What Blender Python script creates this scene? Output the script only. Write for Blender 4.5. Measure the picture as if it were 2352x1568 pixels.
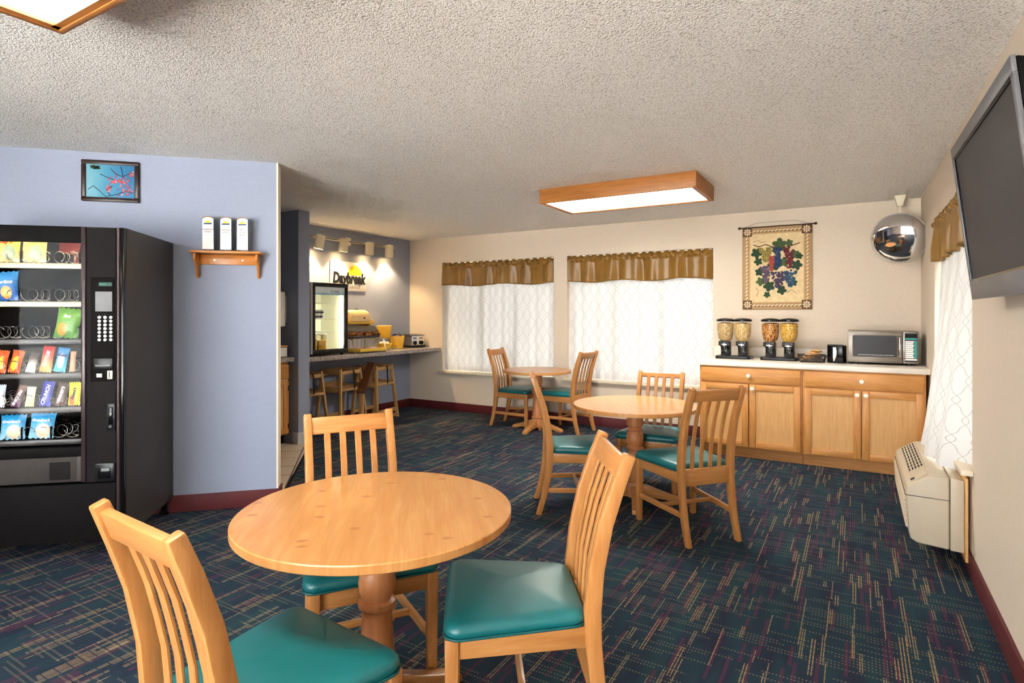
import bpy, bmesh, math, random
from mathutils import Vector, Matrix
random.seed(7)
R = math.radians
sc = bpy.context.scene
for o in list(bpy.data.objects): bpy.data.objects.remove(o)
C = sc.collection

# ------------------------------------------------------------------ camera, world, light, exposure
XR, XL, YB, H, YR = 0.5165, -5.6717, 6.5763, 2.44, -2.9     # right, left, back wall, ceiling, rear wall
cd = bpy.data.cameras.new('camera'); cam = bpy.data.objects.new('camera', cd); C.objects.link(cam)
cd.sensor_width = 36; cd.lens = 1329.35/2352*36; cd.shift_y = -63.94/2352; cd.clip_start = 0.02; cd.clip_end = 200
cam.location = (0, 0, 1.3628); cam.rotation_euler = (R(90), 0, R(30.76)); sc.camera = cam
world = bpy.data.worlds.new('overcast_sky'); sc.world = world; world.use_nodes = True
bg = world.node_tree.nodes['Background']; bg.inputs[0].default_value = (0.93, 0.97, 1.0, 1); bg.inputs[1].default_value = 6.5
sc.view_settings.view_transform = 'Standard'; sc.view_settings.look = 'None'
sc.view_settings.exposure = 1.45; sc.view_settings.gamma = 1.0; sc.view_settings.use_curve_mapping = False
sl_ = bpy.data.lights.new('sun', 'SUN'); sl_.energy = 30; sl_.angle = R(3); sl_.color = (1, .96, .9)
sun = bpy.data.objects.new('sun', sl_); C.objects.link(sun); sun.location = (6, 8, 6)
sun.rotation_euler = Vector((-.22, .20, -.95)).to_track_quat('-Z', 'Y').to_euler()
cy = sc.cycles
cy.use_denoising = True
try: cy.denoiser = 'OPENIMAGEDENOISE'
except Exception: pass
cy.max_bounces = 6; cy.diffuse_bounces = 4; cy.glossy_bounces = 3; cy.transmission_bounces = 4; cy.transparent_max_bounces = 10
cy.use_adaptive_sampling = True; cy.adaptive_threshold = 0.10; cy.adaptive_min_samples = 16; cy.use_light_tree = True
cy.caustics_reflective = False; cy.caustics_refractive = False; cy.sample_clamp_indirect = 25.0
FIXTURE = 6.5      # strength of the fluorescent ceiling fixtures
SPOT = 13.0        # watts of each track spot
def portal(name, loc, rot, sx, sy):
    l = bpy.data.lights.new(name, 'AREA'); l.shape = 'RECTANGLE'; l.size = sx; l.size_y = sy
    l.cycles.is_portal = True
    o = bpy.data.objects.new(name, l); C.objects.link(o); o.location = loc; o.rotation_euler = rot
W1 = (-5.069, -3.297); W2 = (-3.109, -1.349); WZ = (0.557, 2.083); W3 = (3.806, 5.49)
RW = [(-2.9, .25)]; RZ = (0.12, 2.36)
portal('daylight_portal', ((W1[0]+W1[1])/2, YB+.17, 1.32), (R(-90), 0, 0), W1[1]-W1[0], WZ[1]-WZ[0])
portal('daylight_portal', ((W2[0]+W2[1])/2, YB+.17, 1.32), (R(-90), 0, 0), W2[1]-W2[0], WZ[1]-WZ[0])
portal('daylight_portal', (XR+.17, (W3[0]+W3[1])/2, 1.32), (R(90), 0, R(90)), W3[1]-W3[0], WZ[1]-WZ[0])
for a, b in RW: portal('daylight_portal', ((a+b)/2, YR-.17, (RZ[0]+RZ[1])/2), (R(90), 0, 0), b-a, RZ[1]-RZ[0])

# ------------------------------------------------------------------ geometry helpers
class G:
    def __init__(s): s.v = []; s.f = []; s.uv = None
    def add(s, vs, fs, M=None):
        n = len(s.v)
        s.v += [tuple(M @ Vector(p)) if M is not None else tuple(p) for p in vs]
        s.f += [tuple(i+n for i in f) for f in fs]; return s
    def box(s, x0, x1, y0, y1, z0, z1, M=None):
        vs = [(x0,y0,z0),(x1,y0,z0),(x1,y1,z0),(x0,y1,z0),(x0,y0,z1),(x1,y0,z1),(x1,y1,z1),(x0,y1,z1)]
        return s.add(vs, [(3,2,1,0),(4,5,6,7),(0,1,5,4),(1,2,6,5),(2,3,7,6),(3,0,4,7)], M)
    def hexa(s, a, b):   # two quads, a below b
        return s.add(list(a)+list(b), [(3,2,1,0),(4,5,6,7),(0,1,5,4),(1,2,6,5),(2,3,7,6),(3,0,4,7)])
    def lathe(s, prof, n=24, M=None, caps=True):
        vs = []; fs = []; m = len(prof)
        for i in range(n):
            a = 2*math.pi*i/n
            for r, z in prof: vs.append((r*math.cos(a), r*math.sin(a), z))
        for i in range(n):
            j = (i+1) % n
            for k in range(m-1): fs.append((i*m+k, j*m+k, j*m+k+1, i*m+k+1))
        if caps:
            fs.append(tuple(i*m for i in reversed(range(n)))); fs.append(tuple(i*m+m-1 for i in range(n)))
        return s.add(vs, fs, M)
    def cyl(s, p0, p1, r0, r1=None, n=12):
        r1 = r0 if r1 is None else r1
        p0 = Vector(p0); p1 = Vector(p1); d = p1-p0
        M = Matrix.Translation(p0) @ d.to_track_quat('Z', 'Y').to_matrix().to_4x4()
        return s.lathe([(r0, 0), (r1, d.length)], n, M)
    def tube(s, path, r, n=8, closed=False):
        P = [Vector(p) for p in path]; m = len(P); vs = []; fs = []; up = Vector((0, 0, 1)); prev = None
        for i, p in enumerate(P):
            if closed: t = P[(i+1) % m]-P[i-1]
            else: t = P[min(i+1, m-1)]-P[max(i-1, 0)]
            t.normalize()
            if prev is None:
                x = t.cross(up)
                if x.length < 1e-3: x = t.cross(Vector((1, 0, 0)))
            else: x = prev - t*prev.dot(t)
            x.normalize(); prev = x; y = t.cross(x)
            for k in range(n):
                a = 2*math.pi*k/n; vs.append(p+x*r*math.cos(a)+y*r*math.sin(a))
        for i in range(m if closed else m-1):
            j = (i+1) % m
            for k in range(n): fs.append((i*n+k, i*n+(k+1) % n, j*n+(k+1) % n, j*n+k))
        if not closed: fs += [tuple(reversed(range(n))), tuple((m-1)*n+k for k in range(n))]
        return s.add(vs, fs)
    def prism(s, poly, axis, a, b, M=None):   # poly 2D, extruded along axis from a to b
        def P(u, v, w): return {'x': (w, u, v), 'y': (u, w, v), 'z': (u, v, w)}[axis]
        n = len(poly); vs = [P(u, v, a) for u, v in poly]+[P(u, v, b) for u, v in poly]
        fs = [tuple(reversed(range(n))), tuple(range(n, 2*n))]+[(i, (i+1) % n, n+(i+1) % n, n+i) for i in range(n)]
        return s.add(vs, fs, M)
    def sweep(s, path, wx, depth):   # rectangular bar following (y,z) path, centred on x=0; depth list or number
        m = len(path); vs = []; fs = []
        for i, (y, z) in enumerate(path):
            a = path[max(i-1, 0)]; b = path[min(i+1, m-1)]
            t = Vector((b[0]-a[0], b[1]-a[1])).normalized(); nrm = Vector((t.y, -t.x))
            d = depth[i] if isinstance(depth, (list, tuple)) else depth
            if i in (0, m-1): nrm = Vector((1, 0)) if i == 0 else nrm
            for sx, sd in ((-1, -1), (1, -1), (1, 1), (-1, 1)):
                vs.append((sx*wx/2, y+nrm.x*sd*d/2, z+nrm.y*sd*d/2))
        for i in range(m-1):
            for k in range(4): fs.append((i*4+k, i*4+(k+1) % 4, (i+1)*4+(k+1) % 4, (i+1)*4+k))
        fs += [(3, 2, 1, 0), tuple((m-1)*4+k for k in range(4))]
        return s.add(vs, fs)
    def grid(s, fn, nu, nv, uvfn=None):
        vs = [fn(i/nu, j/nv) for j in range(nv+1) for i in range(nu+1)]
        fs = [(j*(nu+1)+i, j*(nu+1)+i+1, (j+1)*(nu+1)+i+1, (j+1)*(nu+1)+i) for j in range(nv) for i in range(nu)]
        if uvfn: s.uv = [uvfn(i/nu, j/nv) for j in range(nv+1) for i in range(nu+1)]
        return s.add(vs, fs)
    def sphere(s, c, rx, ry, rz, n=8, m=5):
        vs = [(c[0], c[1], c[2]-rz)]; fs = []
        for j in range(1, m):
            a = math.pi*j/m-math.pi/2
            for i in range(n):
                b = 2*math.pi*i/n; vs.append((c[0]+rx*math.cos(a)*math.cos(b), c[1]+ry*math.cos(a)*math.sin(b), c[2]+rz*math.sin(a)))
        vs.append((c[0], c[1], c[2]+rz))
        for i in range(n):
            fs.append((0, 1+(i+1) % n, 1+i)); fs.append((len(vs)-1, 1+(m-2)*n+i, 1+(m-2)*n+(i+1) % n))
            for j in range(m-2): fs.append((1+j*n+i, 1+j*n+(i+1) % n, 1+(j+1)*n+(i+1) % n, 1+(j+1)*n+i))
        return s.add(vs, fs)
def mesh(name, g, bevel=0, seg=2, angle=35):
    me = bpy.data.meshes.new(name); me.from_pydata(g.v, [], g.f)
    bm = bmesh.new(); bm.from_mesh(me)
    if g.uv is None: bmesh.ops.recalc_face_normals(bm, faces=bm.faces)
    if bevel:
        es = [e for e in bm.edges if len(e.link_faces) == 2 and e.calc_face_angle(0) > R(30)]
        bmesh.ops.bevel(bm, geom=es, offset=bevel, segments=seg, affect='EDGES', profile=0.5, clamp_overlap=True)
    bm.to_mesh(me); bm.free()
    if g.uv is not None:
        uvl = me.uv_layers.new(name='UVMap')
        for l in me.loops: uvl.data[l.index].uv = g.uv[l.vertex_index]
    for p in me.polygons: p.use_smooth = True
    me.set_sharp_from_angle(angle=R(angle))
    return me
def put(name, me, mat=None, parent=None, loc=None, rot=None):
    o = bpy.data.objects.new(name, me); C.objects.link(o)
    if mat is not None:
        if isinstance(mat, str): mat = M[mat]
        if not me.materials: me.materials.append(mat)
        elif me.materials[0] != mat:
            o.material_slots[0].link = 'OBJECT'; o.material_slots[0].material = mat
    o.parent = parent
    if loc is not None: o.location = loc
    if rot is not None: o.rotation_euler = rot
    return o
def mk(name, g, mat, parent=None, bevel=0, seg=2, loc=None, rot=None, angle=35, label=None):
    o = put(name, mesh(name, g, bevel, seg, angle), mat, parent, loc, rot)
    if label: o['label'] = label
    return o
def tag(o, label, cat, group=None, kind=None):
    o['label'] = label; o['category'] = cat
    if group: o['group'] = group
    if kind: o['kind'] = kind
    return o
def thing(name, label, cat, loc=(0, 0, 0), rz=0, group=None):
    o = bpy.data.objects.new(name, None); C.objects.link(o); o.empty_display_size = .05
    o.location = loc; o.rotation_euler = (0, 0, rz); return tag(o, label, cat, group)
def struct(name, g, mat, parent=None, bevel=0, label=None):
    o = mk(name, g, mat, parent, bevel)
    if parent is None: o['kind'] = 'structure'
    if label: o['label'] = label
    return o
def copy_tree(o, parent=None):
    c = o.copy(); C.objects.link(c); c.parent = parent
    for ch in list(o.children): copy_tree(ch, c)
    return c
def text(name, body, size, mat, parent, loc, rot, extrude=0.0004, align='CENTER', bold=0.0, shear=0.0, sx=1.0, spacing=1.0):
    cu = bpy.data.curves.new(name, 'FONT'); cu.body = body; cu.size = size; cu.extrude = extrude; cu.align_x = align; cu.align_y = 'CENTER'
    cu.offset = bold; cu.shear = shear; cu.space_character = spacing; cu.resolution_u = 3
    t = bpy.data.objects.new(name, cu)
    me = bpy.data.meshes.new_from_object(t); bpy.data.objects.remove(t); bpy.data.curves.remove(cu); me.name = name
    if sx != 1.0:
        for v in me.vertices: v.co.x *= sx
    return put(name, me, mat, parent, loc, rot)
def rpoly(pts, r, n=5):   # rounded convex polygon
    out = []; m = len(pts)
    for i in range(m):
        p = Vector(pts[i]); a = (Vector(pts[i-1])-p).normalized(); b = (Vector(pts[(i+1) % m])-p).normalized()
        rr = r[i] if isinstance(r, (list, tuple)) else r
        ang = a.angle(b); t = rr/math.tan(ang/2); c = p+(a+b).normalized()*(rr/math.sin(ang/2))
        p0 = p+a*t; p1 = p+b*t
        for k in range(n+1):
            q = p0.lerp(p1, k/n)-c; q.normalize(); out.append(tuple(c+q*rr))
    return out
def pillow(outline, z0, h, edge, dome, rings=6):   # cushion from outline
    g = G(); n = len(outline); cx = sum(p[0] for p in outline)/n; cy_ = sum(p[1] for p in outline)/n
    L = []
    for k in range(rings+1):
        a = -0.5+1.5*k/rings; a = a*math.pi/2
        ins = edge*(1-math.cos(a)); z = z0+h*(math.sin(a)+0.7071)/1.7071
        L.append((ins, z))
    for q in (0.25, 0.5, 0.75): L.append((edge+q, L[rings][1]+dome*(1-(1-q)**2)))
    vs = []
    for ins, z in L:
        for x, y in outline:
            dx, dy = x-cx, y-cy_; l = math.hypot(dx, dy)
            if ins <= edge+1e-6: s = (l-ins)/l
            else: s = (l-edge)/l*(1-(ins-edge))
            vs.append((cx+dx*s, cy_+dy*s, z))
    vs.append((cx, cy_, L[-1][1]+dome*.06)); m = len(L); fs = [tuple(reversed(range(n)))]
    for k in range(m-1):
        for i in range(n): fs.append((k*n+i, k*n+(i+1) % n, (k+1)*n+(i+1) % n, (k+1)*n+i))
    for i in range(n): fs.append(((m-1)*n+i, (m-1)*n+(i+1) % n, m*n))
    return g.add(vs, fs)

# ------------------------------------------------------------------ materials
M = {}
def lin(c): return tuple((x/255/12.92 if x/255 <= .04045 else ((x/255+.055)/1.055)**2.4) for x in c)
class N:
    def __init__(s, name):
        s.m = bpy.data.materials.new(name); s.m.use_nodes = True; s.t = s.m.node_tree; s.n = s.t.nodes; s.l = s.t.links
        s.b = s.n['Principled BSDF']; s.out = s.n['Material Output']; M[name] = s.m
    def node(s, typ, **kw):
        nd = s.n.new(typ)
        for k, v in kw.items(): setattr(nd, k, v)
        return nd
    def set(s, sock, val):
        if hasattr(val, 'is_output') or isinstance(val, bpy.types.NodeSocket): s.l.new(val, sock)
        elif isinstance(val, (tuple, list)) and sock.type == 'RGBA' and len(val) == 3: sock.default_value = (*val, 1)
        else: sock.default_value = val
    def math(s, op, a, b=0.0, c=None, clamp=False):
        nd = s.node('ShaderNodeMath', operation=op); nd.use_clamp = clamp
        s.set(nd.inputs[0], a); s.set(nd.inputs[1], b)
        if c is not None: s.set(nd.inputs[2], c)
        return nd.outputs[0]
    def mix(s, fac, a, b, blend='MIX'):
        nd = s.node('ShaderNodeMix', data_type='RGBA', blend_type=blend)
        s.set(nd.inputs[0], fac); s.set(nd.inputs[6], a); s.set(nd.inputs[7], b); return nd.outputs[2]
    def obj(s): return s.node('ShaderNodeTexCoord').outputs['Object']
    def gen(s): return s.node('ShaderNodeTexCoord').outputs['Generated']
    def mapping(s, vec, scale=(1, 1, 1), rot=(0, 0, 0), loc=(0, 0, 0)):
        nd = s.node('ShaderNodeMapping'); s.l.new(vec, nd.inputs[0]); nd.inputs[3].default_value = scale; nd.inputs[2].default_value = rot; nd.inputs[1].default_value = loc
        return nd.outputs[0]
    def noise(s, vec, scale, detail=3, rough=.5, dist=0.0):
        nd = s.node('ShaderNodeTexNoise'); s.l.new(vec, nd.inputs['Vector']); nd.inputs['Scale'].default_value = scale
        nd.inputs['Detail'].default_value = detail; nd.inputs['Roughness'].default_value = rough; nd.inputs['Distortion'].default_value = dist
        return nd.outputs[0]
    def voro(s, vec, scale, out='Distance', feature='F1'):
        nd = s.node('ShaderNodeTexVoronoi', feature=feature); s.l.new(vec, nd.inputs['Vector']); nd.inputs['Scale'].default_value = scale
        return nd.outputs[out]
    def ramp(s, fac, stops):
        nd = s.node('ShaderNodeValToRGB'); s.l.new(fac, nd.inputs[0]); e = nd.color_ramp.elements
        while len(e) < len(stops): e.new(.5)
        for i, (p, c) in enumerate(stops): e[i].position = p; e[i].color = (*c, 1) if len(c) == 3 else c
        return nd.outputs[0]
    def bump(s, h, strength=.3, dist=.002):
        nd = s.node('ShaderNodeBump'); s.l.new(h, nd.inputs['Height']); nd.inputs['Strength'].default_value = strength; nd.inputs['Distance'].default_value = dist
        s.l.new(nd.outputs[0], s.b.inputs['Normal']); return nd.outputs[0]
    def base(s, col=None, rough=None, metal=None, spec=None, coat=None):
        if col is not None: s.set(s.b.inputs['Base Color'], col)
        if rough is not None: s.set(s.b.inputs['Roughness'], rough)
        if metal is not None: s.b.inputs['Metallic'].default_value = metal
        if spec is not None: s.b.inputs['Specular IOR Level'].default_value = spec
        if coat is not None: s.b.inputs['Coat Weight'].default_value = coat; s.b.inputs['Coat Roughness'].default_value = .15
        return s
def plain(name, rgb, rough=.5, metal=0, var=.06, scale=20, spec=.5, bump=0, coat=None):
    n = N(name); c = lin(rgb); v = n.noise(n.obj(), scale, 3)
    col = n.ramp(v, [(.3, tuple(x*(1-var) for x in c)), (.7, tuple(min(1, x*(1+var)) for x in c))])
    n.base(col, rough, metal, spec, coat)
    if bump: n.bump(v, bump, .001)
    return n
def wood(name, dark, light, axis='z', scale=1.0, rough=.38, contrast=.5, spec=.4, coat=.0):
    n = N(name); sc_ = {'x': (1.2, 14, 14), 'y': (14, 1.2, 14), 'z': (14, 14, 1.2)}[axis]
    v = n.mapping(n.obj(), tuple(q*scale for q in sc_))
    info = n.node('ShaderNodeObjectInfo'); ofs = n.node('ShaderNodeVectorMath', operation='ADD')
    n.l.new(v, ofs.inputs[0]); mul = n.math('MULTIPLY', info.outputs['Random'], 37.0); comb = n.node('ShaderNodeCombineXYZ')
    for i in range(3): n.l.new(mul, comb.inputs[i])
    n.l.new(comb.outputs[0], ofs.inputs[1]); v = ofs.outputs[0]
    a = n.noise(v, 3.0, 4, .55, .6); b = n.noise(v, 16, 2, .6)
    f = n.math('ADD', n.math('MULTIPLY', a, .75), n.math('MULTIPLY', b, .25))
    d, l = lin(dark), lin(light); mid = tuple((x+y)/2 for x, y in zip(d, l))
    col = n.ramp(f, [(.5-contrast*.3, d), (.5, mid), (.5+contrast*.3, l)])
    n.base(col, rough, 0, spec, coat); n.bump(f, .08, .001); return n
# walls, ceiling
def wallpaper(name, rgb):
    n = N(name); o = n.obj(); c = lin(rgb)
    wx = n.noise(n.mapping(o, (160, 160, 25)), 1, 2); wz = n.noise(n.mapping(o, (25, 25, 160)), 1, 2)
    w = n.math('ADD', n.math('MULTIPLY', wx, .5), n.math('MULTIPLY', wz, .5))
    col = n.ramp(w, [(.3, tuple(x*.95 for x in c)), (.7, tuple(min(1, x*1.04) for x in c))])
    n.base(col, .75, 0, .25); n.bump(w, .12, .001)
wallpaper('wall_beige', (222, 208, 190)); wallpaper('wall_blue', (156, 165, 187))
plain('wall_cream', (235, 224, 205), .7, var=.02)
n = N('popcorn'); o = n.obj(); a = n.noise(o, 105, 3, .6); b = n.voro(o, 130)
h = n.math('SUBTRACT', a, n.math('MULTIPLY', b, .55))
col = n.ramp(h, [(.0, lin((206, 202, 198))), (.14, lin((244, 242, 239))), (.45, lin((250, 249, 247)))])  # grey in the hollows paints in the shading of the lumps
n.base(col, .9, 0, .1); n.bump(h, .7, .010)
plain('burgundy', (92, 26, 30), .6, var=.15, scale=60)
plain('sill_white', (226, 214, 190), .45, var=.03); plain('frame_white', (235, 235, 232), .4, var=.02)
plain('partition_base', (196, 196, 200), .6, var=.03)
# carpet
n = N('carpet'); sep = n.node('ShaderNodeSeparateXYZ'); n.l.new(n.obj(), sep.inputs[0]); X, Y = sep.outputs[0], sep.outputs[1]
def wn(a, b):
    c = n.node('ShaderNodeCombineXYZ'); n.set(c.inputs[0], a); n.set(c.inputs[1], b)
    w = n.node('ShaderNodeTexWhiteNoise', noise_dimensions='2D'); n.l.new(c.outputs[0], w.inputs['Vector']); return w.outputs['Value'], w.outputs['Color']
def streaks(wx, ly, thr, halfw, seed, pair=False):
    u = n.math('DIVIDE', n.math('ADD', X, 40+seed*.317), wx); cu = n.math('FLOOR', u)
    r0, _ = wn(cu, seed+.5); v = n.math('ADD', n.math('DIVIDE', Y, ly), n.math('MULTIPLY', r0, 13.0)); cv = n.math('FLOOR', v)
    r1, rc = wn(cu, n.math('ADD', cv, seed*7.7)); sp = n.node('ShaderNodeSeparateColor'); n.l.new(rc, sp.inputs[0]); fu = n.math('FRACT', u)
    if pair:
        i1 = n.math('LESS_THAN', n.math('ABSOLUTE', n.math('SUBTRACT', fu, .27)), halfw)
        i2 = n.math('MULTIPLY', n.math('LESS_THAN', n.math('ABSOLUTE', n.math('SUBTRACT', fu, .73)), halfw), n.math('GREATER_THAN', sp.outputs[2], .55))
        inx = n.math('MULTIPLY', n.math('MAXIMUM', i1, i2), n.math('GREATER_THAN', n.math('FRACT', n.math('DIVIDE', Y, .042)), .1))
    else: inx = n.math('LESS_THAN', n.math('ABSOLUTE', n.math('SUBTRACT', fu, .5)), halfw)
    ln = n.math('LESS_THAN', n.math('FRACT', v), n.math('ADD', n.math('MULTIPLY', sp.outputs[1], .75), .2))
    return n.math('MULTIPLY', n.math('MULTIPLY', inx, ln), n.math('GREATER_THAN', r1, thr))
def dots(wy, lx, px, thr, seed):
    v = n.math('DIVIDE', n.math('ADD', Y, 40+seed*.211), wy); cv = n.math('FLOOR', v)
    r0, _ = wn(cv, seed+.25); u = n.math('ADD', n.math('DIVIDE', X, lx), n.math('MULTIPLY', r0, 9.0)); cu = n.math('FLOOR', u)
    r1, _ = wn(cu, n.math('ADD', cv, seed*5.1))
    iny = n.math('LESS_THAN', n.math('ABSOLUTE', n.math('SUBTRACT', n.math('FRACT', v), .5)), .2)
    dot = n.math('LESS_THAN', n.math('FRACT', n.math('DIVIDE', X, px)), .45)
    return n.math('MULTIPLY', n.math('MULTIPLY', iny, dot), n.math('GREATER_THAN', r1, thr))
o = n.obj(); fine = n.noise(o, 420, 2, .7); big = n.noise(n.mapping(o, (9, 1.6, 1)), 1.4, 3)
basec = n.ramp(big, [(.32, lin((44, 47, 66))), (.5, lin((42, 60, 74))), (.7, lin((42, 70, 78)))])
plum = n.math('MULTIPLY', streaks(.019, .40, .72, .36, 3), .6)
c1 = n.mix(plum, basec, lin((98, 52, 78)))
c1 = n.mix(n.math('MULTIPLY', dots(.021, .2, .0125, .64, 2), .6), c1, lin((140, 128, 104)))
c1 = n.mix(n.math('MULTIPLY', streaks(.024, .5, .74, .095, 1, True), .75), c1, lin((176, 148, 108)))
c1 = n.mix(n.math('MULTIPLY', streaks(.019, .26, .88, .11, 5, True), .75), c1, lin((166, 142, 106)))
shade = n.ramp(fine, [(.3, (.55, .55, .55)), (.7, (1.25, 1.25, 1.25))])
n.base(n.mix(1.0, c1, shade, 'MULTIPLY'), .95, 0, .1); n.bump(fine, .6, .004)
plain('tile', (214, 196, 172), .35, var=.05, scale=9); plain('grout', (84, 70, 62), .9)
# furniture woods
for ax in 'xyz': wood('chair_wood_'+ax, (168, 106, 50), (200, 144, 86), ax, 1.0, .34, .9, coat=.15)
wood('column_wood', (172, 104, 58), (204, 140, 90), 'z', 1.0, .4, .9)
for ax in 'xyz':
    wood('oak_'+ax, (188, 122, 58), (224, 164, 94), ax, 1.4, .4, .8); wood('oak_pale_'+ax, (206, 152, 88), (228, 180, 118), ax, 1.2, .42, .8)
    wood('fixture_oak_'+ax, (150, 92, 38), (190, 126, 62), ax, 1.3, .45, .8); wood('highchair_'+ax, (176, 132, 78), (214, 172, 116), ax, 1.2, .4, .8)
wood('honey_shelf', (178, 106, 36), (212, 142, 62), 'x', 1.2, .3, .9); wood('dark_board', (84, 50, 30), (120, 76, 46), 'z', 1.2, .4, .8)
# pine tabletop with knots
n = N('pine_top'); o = n.obj(); v = n.mapping(o, (9, 1.1, 1)); a = n.noise(v, 2.6, 4, .55, .5); b = n.noise(n.mapping(o, (60, 3, 1)), 2, 2)
f = n.math('ADD', n.math('MULTIPLY', a, .7), n.math('MULTIPLY', b, .3))
col = n.ramp(f, [(.3, lin((180, 122, 64))), (.5, lin((192, 136, 78))), (.68, lin((204, 152, 94)))])
kv = n.node('ShaderNodeTexVoronoi', feature='F1', voronoi_dimensions='2D'); n.l.new(n.mapping(o, (4.0, 6.2, 1), loc=(.3, .1, 0)), kv.inputs['Vector']); kv.inputs['Scale'].default_value = 1.25
sp = n.node('ShaderNodeSeparateColor'); n.l.new(kv.outputs['Color'], sp.inputs[0])
km = n.math('MULTIPLY', n.math('LESS_THAN', sp.outputs[0], .55), n.ramp(n.math('ADD', kv.outputs['Distance'], n.math('MULTIPLY', n.noise(o, 40, 2), .06)), [(.075, (1, 1, 1)), (.14, (0, 0, 0))]))
col = n.mix(n.math('MULTIPLY', km, .75), col, lin((160, 94, 42)))
n.base(col, .3, 0, .45, .2)
# vinyl
n = plain('teal_vinyl', (12, 104, 108), .40, var=.08, scale=6, spec=.7); n.bump(n.noise(n.obj(), 260, 2), .08, .001)
plain('teal_piping', (8, 86, 90), .35, var=.05)
# metals, plastics
plain('black_plastic', (16, 16, 17), .32, var=.2, spec=.35); plain('black_matte', (20, 18, 18), .6, var=.15, spec=.05); plain('black_gloss', (10, 10, 12), .14, var=.1, spec=.3)
plain('charcoal_panel', (66, 62, 60), .55, var=.04, scale=60, spec=.3, bump=.05); plain('vending_front', (34, 31, 32), .55, var=.12, scale=120, bump=.1, spec=.04)
plain('vending_trim', (58, 44, 46), .28, var=.05, metal=.3); plain('vending_inner', (30, 25, 24), .6, var=.1, spec=.1); plain('smoke_panel', (62, 58, 56), .5, var=.08, spec=.06)
plain('steel', (176, 170, 164), .3, metal=1, var=.05, scale=6); plain('chrome', (220, 220, 222), .07, metal=1, var=.01); plain('wire', (206, 204, 200), .25, metal=.9, var=.03)
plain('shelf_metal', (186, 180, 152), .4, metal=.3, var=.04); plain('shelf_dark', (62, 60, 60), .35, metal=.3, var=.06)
plain('silver_plastic', (140, 140, 143), .35, metal=.35, var=.03); plain('screen', (52, 51, 54), .3, var=.02, spec=.22)
plain('white_plastic', (236, 234, 228), .35, var=.02); plain('cream_metal', (232, 222, 196), .4, var=.02); plain('grey_plastic', (188, 186, 182), .4, var=.03)
plain('ptac_beige', (196, 182, 158), .45, var=.02); plain('ptac_dark', (44, 40, 38), .6); plain('laminate', (236, 228, 216), .35, var=.03, scale=60)
plain('brass', (196, 150, 70), .3, metal=.9); plain('bronze_knob', (70, 46, 34), .35); plain('paper_white', (240, 240, 238), .7, var=.02)
plain('ceramic', (244, 238, 226), .15, var=.01); plain('ink_black', (14, 14, 16), .6); plain('ink_blue', (30, 60, 110), .6); plain('teal_label', (40, 160, 150), .5)
plain('sun_yellow', (255, 226, 20), .6, var=.02); plain('ink_grey', (120, 122, 126), .6); plain('ink_white', (245, 245, 245), .6); plain('ink_red', (196, 30, 40), .5); plain('ink_yellow', (250, 214, 40), .5)
plain('yellow_ceramic', (240, 190, 60), .35, var=.04); plain('yellow_tray', (246, 206, 70), .4, var=.04); plain('cobalt', (24, 28, 96), .2); plain('juice', (244, 196, 40), .35, var=.08)
plain('strap_black', (20, 18, 18), .7); plain('rod_metal', (210, 206, 200), .3, metal=.8); plain('basket_brown', (48, 32, 26), .5); plain('packet_tan', (222, 172, 110), .6, var=.15, scale=40)
plain('pastry', (196, 120, 54), .6, var=.35, scale=40, bump=.5); plain('packet_dark', (58, 56, 84), .35, var=.6, scale=70); plain('egg', (246, 240, 228), .5); plain('fridge_white', (240, 240, 226), .4, var=.02); plain('fridge_grey', (176, 176, 176), .4)
n = N('granite'); o = n.obj(); v = n.voro(o, 170, 'Color'); sp = n.node('ShaderNodeSeparateColor'); n.l.new(v, sp.inputs[0])
n.base(n.ramp(sp.outputs[0], [(.1, lin((110, 98, 94))), (.4, lin((164, 152, 144))), (.75, lin((188, 176, 166))), (.95, lin((214, 206, 200)))]), .3, 0, .5)
n = N('brushed_steel'); o = n.obj(); w = n.noise(n.mapping(o, (4, 4, 220)), 1, 3); n.base(n.ramp(w, [(.3, lin((132, 124, 116))), (.7, lin((172, 164, 154)))]), .34, 0, .5); n.b.inputs['Metallic'].default_value = .9
def glow(name, rgb, strength):
    n = N(name); n.base((0.8, 0.8, 0.8), .6); n.b.inputs['Emission Color'].default_value = (*lin(rgb), 1); n.b.inputs['Emission Strength'].default_value = strength
    tint = n.noise(n.obj(), 3, 1); n.l.new(n.ramp(tint, [(.3, tuple(x*.98 for x in lin(rgb))), (.7, lin(rgb))]), n.b.inputs['Emission Color'])
glow('fixture_glow', (255, 248, 236), FIXTURE); glow('fixture_glow_boost', (255, 248, 236), FIXTURE*2.0); glow('bulb_glow', (255, 214, 150), 30); glow('tube_glow', (255, 236, 180), 9); glow('ready_glow', (20, 130, 100), .10); glow('ready_text', (120, 255, 210), .22); glow('fridge_glow', (255, 250, 214), 16)
for q in ('bulb_glow', 'ready_glow', 'ready_text'): M[q].cycles.emission_sampling = 'NONE'
for q in ('ready_glow', 'ready_text'): M[q].node_tree.nodes['Principled BSDF'].inputs['Base Color'].default_value = (.01, .03, .03, 1)
def clear(name, tint=(1, 1, 1), rough=.02, refl=1.0, dens=0.0):
    n = N(name); tr = n.node('ShaderNodeBsdfTransparent'); tr.inputs[0].default_value = (*tint, 1); gl = n.node('ShaderNodeBsdfGlossy'); gl.inputs['Roughness'].default_value = rough
    fr = n.node('ShaderNodeFresnel'); fr.inputs[0].default_value = 1.45; mx = n.node('ShaderNodeMixShader'); n.l.new(n.math('MULTIPLY', fr.outputs[0], refl), mx.inputs[0]); n.l.new(tr.outputs[0], mx.inputs[1]); n.l.new(gl.outputs[0], mx.inputs[2])
    n.l.new(mx.outputs[0], n.out.inputs[0])
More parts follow.
